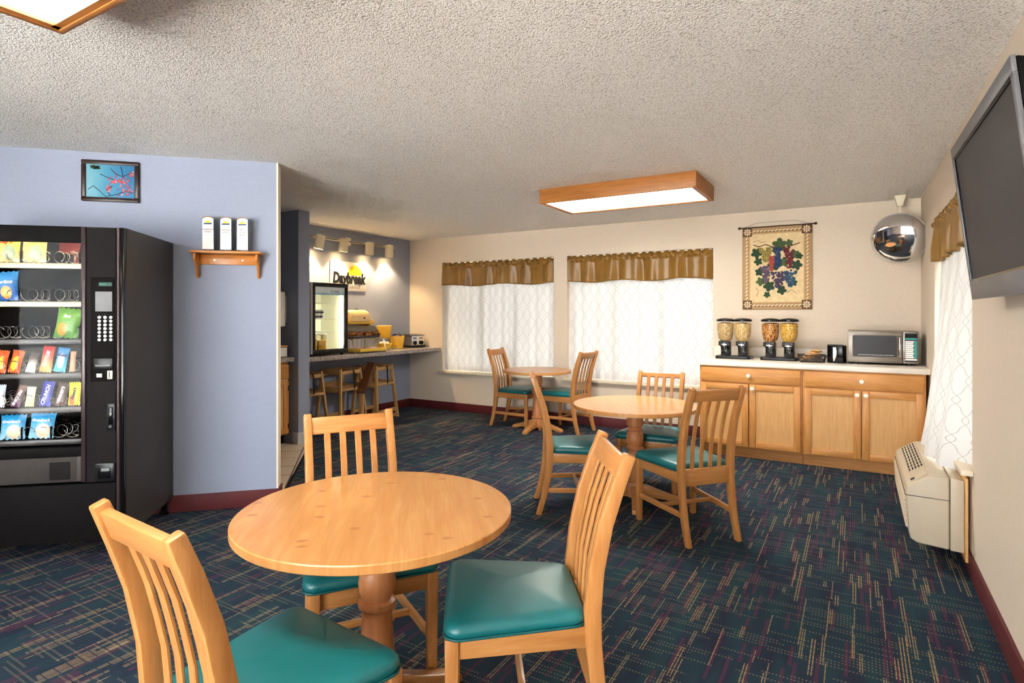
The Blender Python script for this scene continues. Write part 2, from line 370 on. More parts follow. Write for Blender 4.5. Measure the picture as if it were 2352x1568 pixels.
clear('pane_glass'); clear('case_glass', (.98, .98, .98), .02, .10); clear('dome_plastic', (.96, .9, .8), .05, .9); clear('acrylic', (.93, .96, .95), .02, 1.2)
# sheer curtain with trellis print
n = N('sheer'); uvn = n.node('ShaderNodeTexCoord').outputs['UV']; sp = n.node('ShaderNodeSeparateXYZ'); n.l.new(uvn, sp.inputs[0]); U, V = sp.outputs[0], sp.outputs[1]
L, P, A = .15, .2, .052
s_ = n.math('SINE', n.math('MULTIPLY', V, 2*math.pi/P)); s3 = n.math('MULTIPLY', n.math('SINE', n.math('MULTIPLY', V, 6*math.pi/P)), .22)
w_ = n.math('MULTIPLY', n.math('SUBTRACT', s_, s3), A)
def line(sign, off):
    f = n.math('FRACT', n.math('DIVIDE', n.math('ADD', n.math('ADD', U, off), n.math('MULTIPLY', w_, sign)), L)); d = n.math('ABSOLUTE', n.math('SUBTRACT', f, .5)); return n.math('LESS_THAN', d, .016)
pat = n.math('MAXIMUM', line(1.0, 0), line(-1.0, L/2))
colr = n.mix(n.math('MULTIPLY', pat, .7), (.72, .72, .71), lin((140, 128, 110)))
df = n.node('ShaderNodeBsdfDiffuse'); tl = n.node('ShaderNodeBsdfTranslucent'); tp = n.node('ShaderNodeBsdfTransparent')
n.l.new(colr, df.inputs[0]); n.l.new(colr, tl.inputs[0]); n.l.new(n.mix(pat, (1, 1, 1), (.6, .57, .5)), tp.inputs[0])
m1 = n.node('ShaderNodeMixShader'); m1.inputs[0].default_value = .030; n.l.new(df.outputs[0], m1.inputs[1]); n.l.new(tl.outputs[0], m1.inputs[2])
m2 = n.node('ShaderNodeMixShader'); m2.inputs[0].default_value = .004; n.l.new(m1.outputs[0], m2.inputs[1]); n.l.new(tp.outputs[0], m2.inputs[2]); n.l.new(m2.outputs[0], n.out.inputs[0])
# satin valance
n = plain('gold_satin', (142, 104, 42), .36, var=.05, scale=5, spec=.5); n.b.inputs['Sheen Weight'].default_value = .05; n.b.inputs['Sheen Tint'].default_value = (*lin((240, 206, 140)), 1)
# cereals
def cereal(name, cols, scale):
    n = N(name); o = n.obj(); v = n.node('ShaderNodeTexVoronoi', feature='F1'); n.l.new(o, v.inputs['Vector']); v.inputs['Scale'].default_value = scale
    sp = n.node('ShaderNodeSeparateColor'); n.l.new(v.outputs['Color'], sp.inputs[0]); st = [(i/len(cols), lin(c)) for i, c in enumerate(cols)]
    rp = n.ramp(sp.outputs[0], st); n.n[-1].color_ramp.interpolation = 'CONSTANT'
    hh = n.math('SUBTRACT', 1.0, v.outputs['Distance']); col = n.mix(1.0, rp, n.ramp(v.outputs['Distance'], [(.35, (1, 1, 1)), (.9, (.6, .55, .5))]), 'MULTIPLY')
    n.base(col, .5, 0, .3, .5); n.bump(hh, 1.0, .01)
cereal('cereal_loops', [(236, 196, 120), (238, 214, 130), (220, 120, 90), (240, 226, 160), (150, 170, 100), (240, 190, 140), (220, 200, 180)], 130)
cereal('cereal_rings', [(240, 200, 130), (248, 218, 156), (228, 180, 110), (250, 226, 172)], 130)
cereal('cereal_bran', [(206, 140, 74), (226, 166, 96), (150, 90, 44), (236, 182, 112)], 105)
cereal('cereal_flakes', [(240, 186, 74), (246, 204, 104), (222, 160, 54), (248, 214, 130)], 105)

# ------------------------------------------------------------------ the room
T = .16
def wall_holes(name, axis, lo, hi, p0, p1, holes, mat):   # wall from lo..hi along axis, between p0,p1 across; holes (a,b,z0,z1)
    g = G()
    def bx(a, b, z0, z1):
        if b-a < 1e-4 or z1-z0 < 1e-4: return
        if axis == 'x': g.box(a, b, p0, p1, z0, z1)
        else: g.box(p0, p1, a, b, z0, z1)
    cur = lo
    for a, b, z0, z1 in holes:
        bx(cur, a, 0, H); bx(a, b, 0, z0); bx(a, b, z1, H); cur = b
    bx(cur, hi, 0, H); return struct(name, g, mat)
wall_holes('wall_back', 'x', XL, XR+T, YB, YB+T, [(*W1, *WZ), (*W2, *WZ)], 'wall_beige')
wall_holes('wall_right', 'y', YR-T, YB, XR, XR+T, [(*W3, *WZ)], 'wall_beige')
wall_holes('wall_rear', 'x', XL-T, XR, YR-T, YR, [(*RW[0], *RZ)], 'wall_beige')
struct('wall_left', G().box(XL-T, XL, YR, YB+T, 0, H), 'wall_blue')
struct('wall_partition', G().box(XL, -4.972, 4.024, 4.165, 0, H), 'wall_blue')
P0 = Vector((-3.555, 2.702, 0)); du = Vector((-.7071, -.7071, 0)); dn = Vector((-.7071, .7071, 0))
def angled(g, s0, s1, t0, t1, z0, z1):
    q = [P0+du*s0+dn*t0, P0+du*s1+dn*t0, P0+du*s1+dn*t1, P0+du*s0+dn*t1]
    return g.hexa([(p.x, p.y, z0) for p in q], [(p.x, p.y, z1) for p in q])
struct('wall_angled', angled(G(), .012, 2.98, 0, .13, 0, H), 'wall_blue')
struct('trim_1', angled(G(), 0, .012, 0, .13, .11, H), 'wall_cream', label='pale painted end of the angled blue wall')
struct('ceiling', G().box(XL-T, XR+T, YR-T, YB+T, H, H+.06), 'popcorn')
struct('floor', G().box(XL-T, XR+T, YR-T, YB+T, -.06, 0), 'carpet')
struct('ground_outside', G().box(-30, 25, -30, 35, -.4, -.3), plain('bright_ground', (236, 234, 228), .9, var=.1, scale=4).m)  # ground made near-white to bounce daylight up onto the ceiling
# baseboards
bb = lambda g, *a: g.box(*a)
struct('baseboard_back', G().box(XL+.012, -1.32, YB-.013, YB, 0, .115), 'burgundy', bevel=.003)
struct('baseboard_left', G().box(XL, XL+.013, 4.17, YB, 0, .115), 'burgundy', bevel=.003)
struct('baseboard_right', G().box(XR-.013, XR, YR, 5.84, 0, .115), 'burgundy', bevel=.003)
g = G(); angled(g, -.013, 2.9, -.013, 0, 0, .115); angled(g, -.013, 0, 0, .13, 0, .115)
struct('baseboard_angled', g, 'burgundy', bevel=.003)
struct('baseboard_partition', G().box(-4.972, -4.960, 4.01, 4.178, 0, .13).box(XL+.62, -4.972, 4.011, 4.024, 0, .13), 'partition_base', bevel=.003)
struct('baseboard_rear', G().box(XL, XR-.013, YR, YR+.013, 0, .115), 'burgundy', bevel=.003)
# tiled nook floor
nook = [(-3.652, 2.80), (-4.959, 4.163), (XL, 4.163), (XL, .76)]
tf = struct('floor_tiles', G().prism(nook, 'z', 0.0005, .004), 'grout', label='square beige floor tiles of the nook behind the angled wall')
def clip(poly, conv):
    out = poly
    for i in range(len(conv)):
        a = Vector(conv[i]); b = Vector(conv[(i+1) % len(conv)]); inp = out; out = []
        side = lambda p: (b.x-a.x)*(p[1]-a.y)-(b.y-a.y)*(p[0]-a.x)
        for j in range(len(inp)):
            p, q = inp[j-1], inp[j]; sp_, sq = side(p), side(q)
            if (sp_ >= 0) != (sq >= 0):
                t = sp_/(sp_-sq); out.append((p[0]+(q[0]-p[0])*t, p[1]+(q[1]-p[1])*t))
            if sq >= 0: out.append(q)
        if not out: return []
    return out
conv = nook if sum(nook[i-1][0]*nook[i][1]-nook[i][0]*nook[i-1][1] for i in range(4)) > 0 else nook[::-1]
for i in range(-1, 12):
    for j in range(-1, 9):
        s = .302; q = [P0+du*(i*s+a)+dn*(.15+j*s*1.0+b) for a, b in ((.006, .006), (s-.006, .006), (s-.006, s-.006), (.006, s-.006))]
        pl = [(p.x, p.y) for p in q]
        if sum(pl[k-1][0]*pl[k][1]-pl[k][0]*pl[k-1][1] for k in range(4)) < 0: pl = pl[::-1]
        c_ = clip(pl, conv)
        if len(c_) >= 3:
            ar = abs(sum(c_[k-1][0]*c_[k][1]-c_[k][0]*c_[k-1][1] for k in range(len(c_))))/2
            if ar > .003: mk('tile', G().prism(c_, 'z', .002, .008), 'tile', tf)
struct('trim_2', G().add([(-3.630, 2.795, 0), (-3.652, 2.80, 0), (-4.959, 4.163, 0), (-4.940, 4.168, 0), (-3.630, 2.795, .009), (-3.652, 2.80, .009), (-4.959, 4.163, .009), (-4.940, 4.168, .009)], [(3,2,1,0),(4,5,6,7),(0,1,5,4),(1,2,6,5),(2,3,7,6),(3,0,4,7)]), 'black_matte', label='dark edging strip between carpet and tiles')
# windows
def window(name, axis, a, b, z0, z1, pin, pout, n_mull, label, sill=True):
    d = 1 if pout > pin else -1; f0, f1 = pout-d*.05, pout-d*.01
    def bx(g, u0, u1, w0, w1, q0, q1):
        if axis == 'x': g.box(u0, u1, min(w0, w1), max(w0, w1), q0, q1)
        else: g.box(min(w0, w1), max(w0, w1), u0, u1, q0, q1)
        return g
    g = G(); t = .05
    bx(g, a, b, f0, f1, z0, z0+t); bx(g, a, b, f0, f1, z1-t, z1); bx(g, a, a+t, f0, f1, z0+t, z1-t); bx(g, b-t, b, f0, f1, z0+t, z1-t)
    o = struct(name, g, 'frame_white', label=label)
    w = (b-a-2*t)/n_mull
    for k in range(1, n_mull): mk('mullion', bx(G(), a+t+k*w-.025, a+t+k*w+.025, f0, f1, z0+t, z1-t), 'frame_white', o)
    for k in range(n_mull): mk('pane', bx(G(), a+t+k*w+(.025 if k else 0), a+t+(k+1)*w-(.025 if k < n_mull-1 else 0), (f0+f1)/2-.002, (f0+f1)/2+.002, z0+t, z1-t), 'pane_glass', o)
    if sill: mk('window_sill', bx(G(), a-.05, b+.05, pin-d*.055, pin-d*.0005, z0-.032, z0-.001), 'sill_white', o, bevel=.006)
    return o
window('window_1', 'x', *W1, *WZ, YB, YB+T, 3, 'left of the two curtained back windows')
window('window_2', 'x', *W2, *WZ, YB, YB+T, 3, 'right of the two curtained back windows')
window('window_3', 'y', *W3, *WZ, XR, XR+T, 3, 'side window above the wall air conditioner')
for i, (a, b) in enumerate(RW): window('window_%d' % (4+i), 'x', a, b, *RZ, YR, YR-T, 3, 'unseen window added to the rear wall for daylight')  # added unseen window, sized to send daylight forward and onto the ceiling
# curtains
def sheer(fn, nu, nv, wid, hei, name, label, group='white sheer trellis curtains'):
    g = G().grid(fn, nu, nv, lambda u, v: (u*wid*1.25, v*hei)); o = mk(name, g, 'sheer', angle=180); tag(o, label, 'curtain', group); return o
def folds(u, k, ph): return math.sin(u*k+ph)*.5+math.sin(u*k*1.73+ph*2.1)*.3+math.sin(u*k*.41+ph)*.35
def back_sheer(w, ph, label):
    wd = w[1]-w[0]
    def fn(u, v):
        z = WZ[0]+.006+(WZ[1]-WZ[0]-.012)*v
        return (w[0]+.004+(wd-.008)*u, YB+.068+.016*folds(u, 62, ph)*(1-.35*v)-.028*(1-v)**2, z)
    sheer(fn, 200, 16, wd, 1.45, 'sheer_curtain', label)
back_sheer(W1, .4, 'white sheer trellis curtain in the left back window, beside the counter')
back_sheer(W2, 2.2, 'white sheer trellis curtain in the right back window, beside the cereal counter')
def valance(w, axis, at, sgn, k, ph, label):
    wd = w[1]-w[0]; zt = WZ[1]-.005; hh = .325
    root = thing('valance', label, 'valance', group='gold satin valances')
    def fn(u, v):   # v 0 bottom .. 1 top
        z = zt-hh*(1-v); depth = (1-v)
        hem = .012*math.sin(u*k*.37+ph)
        a = .046*folds(u, k, ph)*(.35+.65*min(1, depth*1.4))
        if v > .82: a = .011*math.sin(u*k*4.2+ph)+.006*math.sin(u*k*7.1)
        if v > .95: z += .012*math.sin(u*k*3.1+ph)
        off = .036+a*.9+(.018 if .8 < v < .93 else 0)
        z += hem*depth
        p = w[0]+.008+(wd-.016)*u
        return (p, at+sgn*(-off+.045), z) if axis == 'x' else (at+sgn*(-off+.045), p, z)
    g = G().grid(fn, 260, 18, lambda u, v: (u, v)); o = mk('fabric', g, 'gold_satin', root, angle=180)
    sm = o.modifiers.new('thickness', 'SOLIDIFY'); sm.thickness = .003
    zr = zt-hh*.14
    if axis == 'x': mk('rod', G().cyl((w[0], at+.022, zr), (w[1], at+.022, zr), .007, n=10), 'rod_metal', root)
    else: mk('rod', G().cyl((at+.022, w[0], zr), (at+.022, w[1], zr), .007, n=10), 'rod_metal', root)
valance(W1, 'x', YB, 1, 34, .7, 'short gold satin valance across the top of the left back window')
valance(W2, 'x', YB, 1, 40, 1.9, 'gathered gold satin valance across the top of the right back window')
valance(W3, 'y', XR, 1, 36, .3, 'gold satin valance of the side window, partly behind the television')
def side_fn(u, v):
    y = W3[0]+.006+(W3[1]-W3[0]-.012)*u; s = (1-v)*min(1, u/.14)
    zb = .515-.075*max(0, min(1, (u-.62)/.08)); z = zb+(WZ[1]-.006-zb)*v; fl = s**1.4
    out = .125*math.sin(math.pi*min(1, max(0, .1+u*.95)))**.8*fl
    x = XR+.05-.07*fl-out+.022*folds(u, 30, .9)*(.4+.6*s)
    return (x, y-.12*fl*max(0, u-.6), z-.02*fl*(1-u)+.006*math.sin(u*9)*s)
sheer(side_fn, 160, 26, W3[1]-W3[0], 1.45, 'sheer_curtain', 'white sheer trellis curtain billowing over the wall air conditioner')

# ------------------------------------------------------------------ dining chairs and tables
WR, WF = .173, .208
POST = [(-.278, 0), (-.243, .12), (-.217, .25), (-.205, .36), (-.203, .46), (-.214, .58), (-.243, .72), (-.283, .84), (-.318, .932)]
def post_at(z):
    for (y0, z0), (y1, z1) in zip(POST, POST[1:]):
        if z0 <= z <= z1: return y0+(y1-y0)*(z-z0)/(z1-z0)
    return POST[-1][0]
def make_chair(rail=.072, top=.932):
    root = thing('dining_chair', '-', 'chair', group='wooden dining chairs with teal seats')
    k = top/.932; path = [(y, z if z < .5 else .5+(z-.5)*(top-.5)/.432) for y, z in POST]
    me = mesh('back_leg', G().sweep(path, .032, [.038, .042, .047, .052, .052, .048, .045, .042, .036]), .005, 2)
    for s in (-1, 1): put('back_leg', me, 'chair_wood_z', root, (s*WR, 0, 0))
    me = mesh('front_leg', G().hexa([(-.016, -.016, 0), (.016, -.016, 0), (.016, .016, 0), (-.016, .016, 0)], [(-.021, -.021, .415), (.021, -.021, .415), (.021, .021, .415), (-.021, .021, .415)]), .004, 2)
    for s in (-1, 1): put('front_leg', me, 'chair_wood_z', root, (s*WF, .222, 0))
    zc = top-.012-rail/2; y = post_at(zc/k)-.0; tl = math.atan2(.075, .21)
    mk('crest_rail', G().box(-WR+.012, WR-.012, -.011, .011, -rail/2, rail/2), 'chair_wood_x', root, .004, loc=(0, y, zc), rot=(tl, 0, 0))
    zs = [.425, .5, .58, .66, .74, .80, top-rail-.002]; sp_ = [(post_at(z)+.004, z) for z in zs]
    me = mesh('slat', G().sweep(sp_, .027, .011), .003, 1)
    for i in range(4): put('slat', me, 'chair_wood_z', root, ((i-1.5)*.064, 0, 0))
    mk('back_apron', G().box(-WR+.012, WR-.012, post_at(.4)-.012, post_at(.4)+.012, .335, .435), 'chair_wood_x', root, .003)
    mk('front_apron', G().box(-WF+.018, WF-.018, .208, .23, .352, .416), 'chair_wood_x', root, .003)
    for s in (-1, 1):
        a = Vector((s*WR, -.185, 0)); b = Vector((s*WF, .205, 0)); d = (b-a).normalized(); nn = Vector((d.y, -d.x, 0))*.011
        q = [a-nn, a+nn, b+nn, b-nn]
        mk('side_apron', G().hexa([(p.x, p.y, .352) for p in q], [(p.x, p.y, .416) for p in q]), 'chair_wood_y', root, .003)
        a = Vector((s*WR, -.222, 0)); q = [a-nn*.8, a+nn*.8, b+nn*.8, b-nn*.8]
        mk('stretcher', G().hexa([(p.x, p.y, .150) for p in q], [(p.x, p.y, .182) for p in q]), 'chair_wood_y', root, .002)
    mk('stretcher', G().box(-.186, .186, -.01, .012, .155, .178), 'chair_wood_x', root, .002)
    out = rpoly([(-.184, -.188), (.184, -.188), (.248, .247), (-.248, .247)], [.05, .05, .045, .045], 6)
    mk('seat_cushion', pillow(out, .416, .048, .045, .016), 'teal_vinyl', root, angle=60)
    n_ = len(out); mk('piping', G().tube([(x*.995, y_*.995, .420) for x, y_ in out], .0042, 6, closed=True), 'teal_piping', root, angle=180)
    return root
chair = make_chair(); thin = make_chair(.034, .88)
CH = [  # x, y, facing angle, label
 (-1.29, .957, 86.1, 'wooden chair with teal seat nearest the camera, seen from behind at bottom left'),
 (-.957, 1.666, 214.9, 'wooden chair with large teal seat right of the nearest round table'),
 (-1.651, 1.639, 326, 'wooden chair on the far side of the nearest round table, teal seat under its top'),
 (-1.706, 3.762, 30.9, 'wooden chair seen side-on left of the middle round table'),
 (-.933, 3.734, 138.5, 'wooden chair with its slatted back to the camera, right of the middle table'),
 (-1.368, 4.45, 274.2, 'low-backed wooden chair with thin top rail behind the middle round table'),
 (-3.563, 6.122, 2.3, 'wooden chair left of the farthest table, under the left back window'),
 (-2.931, 6.163, 172, 'wooden chair right of the farthest table, under the back windows')]
used = False
for x, y, a, lab in CH:
    if lab.startswith('low'): o = thin
    elif not used: o = chair; used = True
    else: o = copy_tree(chair)
    o.location = (x, y, 0); o.rotation_euler = (0, 0, R(a-90)); o['label'] = lab
def make_table(Rt, zt=.703):
    root = thing('round_table', '-', 'table', group='round pine pedestal tables')
    mk('tabletop', G().lathe([(Rt-.003, -.014), (Rt, -.011), (Rt, .011), (Rt-.004, .014)], 96), 'pine_top', root, loc=(0, 0, zt-.014), angle=30)
    prof = [(.058, zt-.028), (.060, .60), (.060, .548), (.047, .538), (.044, .528), (.054, .522), (.054, .514), (.047, .508), (.058, .485), (.063, .455), (.060, .425), (.049, .405), (.049, .400), (.062, .392), (.064, .383), (.062, .374), (.050, .366), (.051, .33), (.055, .26), (.060, .18), (.060, .16), (.066, .154), (.066, .146), (.05, .14), (.05, .1)]
    mk('column', G().lathe(prof[::-1], 28), 'column_wood', root, angle=40)
    mk('mounting_plate', G().box(-.15, .15, -.035, .035, zt-.046, zt-.0285), 'column_wood', root, .004)
    mk('hub', G().box(-.052, .052, -.052, .052, .03, .14), 'column_wood', root, .006)
    foot = [(.045, .03), (.045, .115), (.09, .112), (.16, .085), (.24, .058), (.30, .042), (.325, .028), (.33, .0), (.27, .0), (.22, .018), (.1, .03)]
    me = mesh('foot', G().prism(foot, 'y', -.027, .027), .007, 2)
    for k in range(4): put('foot', me, 'chair_wood_x', root, (0, 0, 0), (0, 0, k*math.pi/2))
    return root
for x, y, r, a, lab in [(-1.40, 1.456, .4556, 68, 'large round pine table in the foreground with three chairs'), (-1.393, 4.10, .4486, 20, 'middle round pine table between the windows and the foreground table'), (-3.225, 6.0, .402, 1, 'farthest round pine table under the back windows')]:
    t = make_table(r); t.location = (x, y, 0); t.rotation_euler = (0, 0, R(a)); t['label'] = lab
    [c for c in t.children if c.name.startswith('tabletop')][0].rotation_euler = (0, 0, R(40-a))

# ------------------------------------------------------------------ ceiling fixtures
def fixture(x0, x1, y0, y1, label, lamp='fixture_glow'):
    cx, cy_ = (x0+x1)/2, (y0+y1)/2; w, d = (x1-x0)/2, (y1-y0)/2; h = .125; t = .02
    root = thing('ceiling_light', label, 'ceiling light', (cx, cy_, H), group='wood framed fluorescent ceiling lights')
    for s in (-1, 1):
        mk('side_board', G().box(-w, w, s*d-(t if s > 0 else 0), s*d+(t if s < 0 else 0), -h, -.001), 'fixture_oak_x', root, .002)
        mk('end_board', G().box(s*w-(t if s > 0 else 0), s*w+(t if s < 0 else 0), -d+t, d-t, -h, -.001), 'fixture_oak_y', root, .002)
    g = G(); q = .022
    g.box(-w+t, w-t, -d+t, -d+t+q, -h+.004, -h+.014); g.box(-w+t, w-t, d-t-q, d-t, -h+.004, -h+.014); g.box(-w+t, -w+t+q, -d+t, d-t, -h+.004, -h+.014); g.box(w-t-q, w-t, -d+t, d-t, -h+.004, -h+.014)
    mk('inner_lip', g, 'fixture_oak_x', root)
    mk('diffuser', G().box(-w+t, w-t, -d+t, d-t, -h+.016, -h+.024), lamp, root)
fixture(-2.365, -1.035, 4.44, 5.075, 'wood framed ceiling light over the middle of the room', 'fixture_glow_boost')  # diffuser glows stronger than the others to brighten the far end
fixture(-2.33, -1.0, .28, .915, 'wood framed ceiling light at the top left corner, above the vending machine')
fixture(-4.6, -3.27, -1.6, -.97, 'unseen ceiling light added behind the camera for fill light')  # unseen lamp added to light the near part of the room
fixture(-1.6, -.27, -1.9, -1.27, 'unseen ceiling light added near the rear wall for fill light')  # second unseen lamp added as fill from the rear

# ------------------------------------------------------------------ cereal counter
CZ = .91
def cabinet(x0, x1, label):
    root = thing('base_cabinet', label, 'cabinet', group='oak base cabinets under the cereal counter'); yf = 5.802
    mk('carcass', G().box(x0, x1, yf+.02, YB-.002, .10, .864), 'oak_pale_y', root, .002)
    g = G(); w = .035
    g.box(x0, x0+w, yf, yf+.02, .10, .864); g.box(x1-w, x1, yf, yf+.02, .10, .864)
    for z0, z1 in ((.10, .125), (.695, .722), (.845, .864)): g.box(x0+w, x1-w, yf, yf+.02, z0, z1)
    mk('face_frame', g, 'oak_x', root, .0015)
    mk('toe_kick', G().box(x0, x1, 5.85, 5.868, 0.001, .10), 'oak_x', root)
    xm = (x0+x1)/2
    dr = mk('drawer', G().box(x0+.014, x1-.014, yf-.02, yf-.001, .712, .852), 'oak_x', root, .007, 2)
    knob = mesh('knob', G().lathe([(.006, 0), (.006, .012), (.016, .016), (.019, .022), (.017, .028), (.008, .031)], 16), 0)
    put('knob', knob, 'ceramic', dr, (xm, yf-.0205, .782), (R(90), 0, 0))
    for s, (a, b) in ((1, (x0+.014, xm-.004)), (-1, (xm+.004, x1-.014))):
        z0, z1, w = .112, .702, .056
        d = mk('door', G().box(a+.002, b-.002, yf-.010, yf-.001, z0+.002, z1-.002), 'oak_pale_z', root)
        for p, q in ((a, a+w), (b-w, b)): mk('stile', G().box(p, q, yf-.021, yf-.009, z0, z1), 'oak_z', d, .004)
        for p, q in ((z0, z0+w), (z1-w, z1)): mk('door_rail', G().box(a+w, b-w, yf-.020, yf-.009, p, q), 'oak_x', d, .004)
        kx = (b-.028) if s > 0 else (a+.028)
        put('knob', knob, 'ceramic', d, (kx, yf-.0205, .665), (R(90), 0, 0))
cabinet(-1.315, -.418, 'left oak cabinet below the cereal dispensers, partly behind chairs')
cabinet(-.416, .49, 'right oak cabinet below the microwave, next to the air conditioner')
ct = thing('countertop', 'white laminate countertop holding the cereal dispensers and microwave', 'countertop')
mk('worktop', G().box(-1.335, XR-.001, 5.77, YB-.001, .865, CZ), 'laminate', ct, .004)
tag(mk('backsplash', G().box(-1.335, XR-.02, YB-.022, YB-.001, CZ+.0005, 1.01), 'laminate', None, .003), 'low white laminate backsplash along the wall behind the cereal dispensers', 'backsplash')
# cereal dispensers
def dispenser(x, y, cer, label):
    root = thing('cereal_dispenser', label, 'cereal dispenser', (x, y, CZ), group='twin cereal dispensers')
    mk('base', G().prism(rpoly([(-.165, -.11), (.165, -.11), (.165, .09), (-.165, .09)], .03, 5), 'z', 0.0, .028), 'black_plastic', root, .004)
    can = mesh('canister', G().lathe([(.035, .168), (.052, .18), (.067, .20), (.077, .235), (.081, .28), (.082, .382)], 28, caps=False))
    for s, c in zip((-1, 1), cer):
        X0 = s*.083
        mk('stand', G().prism([(.075, .028), (.075, .17), (-.02, .17), (-.045, .145), (-.045, .12), (.0, .11), (.0, .05), (-.01, .028)], 'x', X0-.045, X0+.045), 'black_plastic', root, .004)
        mk('dial_housing', G().cyl((X0, -.04, .145), (X0, .055, .145), .040, n=24), 'black_plastic', root)
        cn = put('canister', can, 'case_glass', root, (X0, 0, 0))
        mk('cereal', G().lathe([(.03, .165), (.049, .18), (.064, .20), (.074, .235), (.078, .28), (.079, .352), (.05, .362), (.01, .364)], 24), c, cn)
        mk('lid', G().lathe([(.084, .374), (.087, .378), (.087, .392), (.078, .397), (.05, .404), (.01, .408)], 28), 'black_plastic', cn)
        kn = mk('turn_knob', G().cyl((X0, -.042, .14), (X0, -.075, .14), .014, n=16).box(X0-.03, X0+.03, -.083, -.066, .133, .148), 'chrome', root, .003)
        mk('chute', G().lathe([(.03, .07), (.036, .085), (.038, .11), (.037, .128)], 20, Matrix.Translation((X0, -.045, 0)), caps=False), 'acrylic', root)
        mk('side_tab', G().box(X0-.062, X0-.036, -.03, .02, .13, .175), 'black_plastic', root, .003)
    return root
dispenser(-1.068, 6.20, ('cereal_loops', 'cereal_rings'), 'twin cereal dispenser with multicoloured and pale rings, beside the window')
dispenser(-.645, 6.20, ('cereal_bran', 'cereal_flakes'), 'twin cereal dispenser with brown and golden flakes, below the tapestry')
# packet basket
root = thing('wire_basket', 'small dark lattice basket of packets on the white counter', 'basket', (-.36, 6.10, CZ), R(8))
mk('basket_floor', G().box(-.10, .10, -.075, .075, 0, .004), 'basket_brown', root)
mk('rim', G().tube([(-.115, -.09, .066), (.115, -.09, .066), (.115, .09, .066), (-.115, .09, .066)], .005, 6, True), 'basket_brown', root)
g = G()
for a, b, c_, d in (((-.10, -.075), (.10, -.075), (.115, -.09), (-.115, -.09)), ((.10, -.075), (.10, .075), (.115, .09), (.115, -.09)), ((.10, .075), (-.10, .075), (-.115, .09), (.115, .09)), ((-.10, .075), (-.10, -.075), (-.115, -.09), (-.115, .09))):
    n_ = 10
    for i in range(-3, n_+1):
        for sgn in (1, -1):
            p, q = i/n_, i/n_+.3*sgn
            if not (0 <= p <= 1 and 0 <= q <= 1): continue
            A_ = Vector(a).lerp(Vector(b), p); B_ = Vector(d).lerp(Vector(c_), q)
            g.cyl((A_.x, A_.y, .004), (B_.x, B_.y, .064), .0026, n=5)
mk('lattice', g, 'basket_brown', root)
for i in range(5):
    o = tag(mk('food_packet', pillow(rpoly([(-.05, -.04), (.05, -.04), (.05, .04), (-.05, .04)], .01, 2), 0, .012, .012, .006, 4), 'packet_tan', None, loc=(-.40+.02*i, 6.10+.012*(i % 3)-.01, CZ+.03+.017*i), rot=(R(12*(i % 2)), R(-14+6*i), R(20*i)), angle=50), 'tan paper packet lying in the small lattice basket', 'packet', 'packets in the lattice basket')
# napkin dispenser
root = thing('napkin_dispenser', 'black tabletop napkin dispenser left of the microwave', 'napkin dispenser', (-.155, 6.12, CZ), R(-12))
mk('body', G().box(-.062, .062, -.05, .09, .0, .16), 'black_plastic', root, .010, 3)
mk('front_plate', G().box(-.066, .066, -.066, -.047, .004, .17), 'black_gloss', root, .008, 3)
mk('opening', G().box(-.017, .017, -.0675, -.066, .018, .145), 'ink_black', root)
mk('napkin', G().prism([(-.016, .145), (.008, .145), (.014, .11), (.012, .07), (-.006, .016), (-.012, .02), (-.016, .06)], 'y', -.074, -.068), 'paper_white', root, .001)
# microwave
root = thing('microwave_oven', 'stainless steel microwave oven on the counter in the corner', 'microwave', (.197, 6.06, CZ), R(0.5))
w, h, d, z0 = .264, .285, .40, .014
mk('casing', G().box(-w, w, .018, d, z0, z0+h), 'brushed_steel', root, .006)
dr = mk('door', G().box(-w, .145, -.002, .017, z0+.004, z0+h-.002), 'brushed_steel', root, .005)
mk('door_window', G().prism(rpoly([(-.222, z0+.060), (.105, z0+.060), (.105, z0+.243), (-.222, z0+.243)], .008, 3), 'y', -.005, -.0022), 'screen', dr)
mk('window_bezel', G().tube([(p[0], -.004, p[1]) for p in rpoly([(-.226, z0+.055), (.108, z0+.055), (.108, z0+.247), (-.226, z0+.247)], .008, 3)], .0036, 6, True), 'steel', dr)
mk('window_vents', (lambda g: [g.box(-.185+i*.0105, -.179+i*.0105, -.0062, -.0048, z0+.070, z0+.075) for i in range(26)] and g)(G()), 'paper_white', dr)
mk('handle', G().tube([(.124, -.002, z0+.055), (.124, -.03, z0+.062), (.124, -.034, z0+.10), (.124, -.034, z0+.19), (.124, -.03, z0+.228), (.124, -.002, z0+.235)], .007, 10), 'chrome', dr)
cp = mk('control_panel', G().box(.15, w, -.002, .017, z0+.004, z0+h-.002), 'brushed_steel', root, .005)
mk('panel_face', G().box(.162, .254, -.0042, -.0025, z0+.02, z0+.268), 'screen', cp)
mk('display_window', G().box(.166, .250, -.006, -.0044, z0+.232, z0+.262), 'black_gloss', cp)
mk('label_strip', G().box(.166, .250, -.006, -.0044, z0+.212, z0+.227), 'teal_label', cp)
for i in range(9):
    mk('touch_key', G().box(.166, .228-.004*(i % 2), -.006, -.0044, z0+.054+i*.0168, z0+.068+i*.0168), 'ink_white', cp)
mk('label_band', G().box(.230, .250, -.0058, -.0044, z0+.052, z0+.205), 'teal_label', cp)
mk('start_key', G().box(.166, .250, -.006, -.0044, z0+.034, z0+.048), 'ink_white', cp)
for x in (-.2, .2):
    for y in (.06, .34): mk('foot', G().cyl((x, y, 0), (x, y, z0+.001), .02, n=12), 'black_plastic', root)

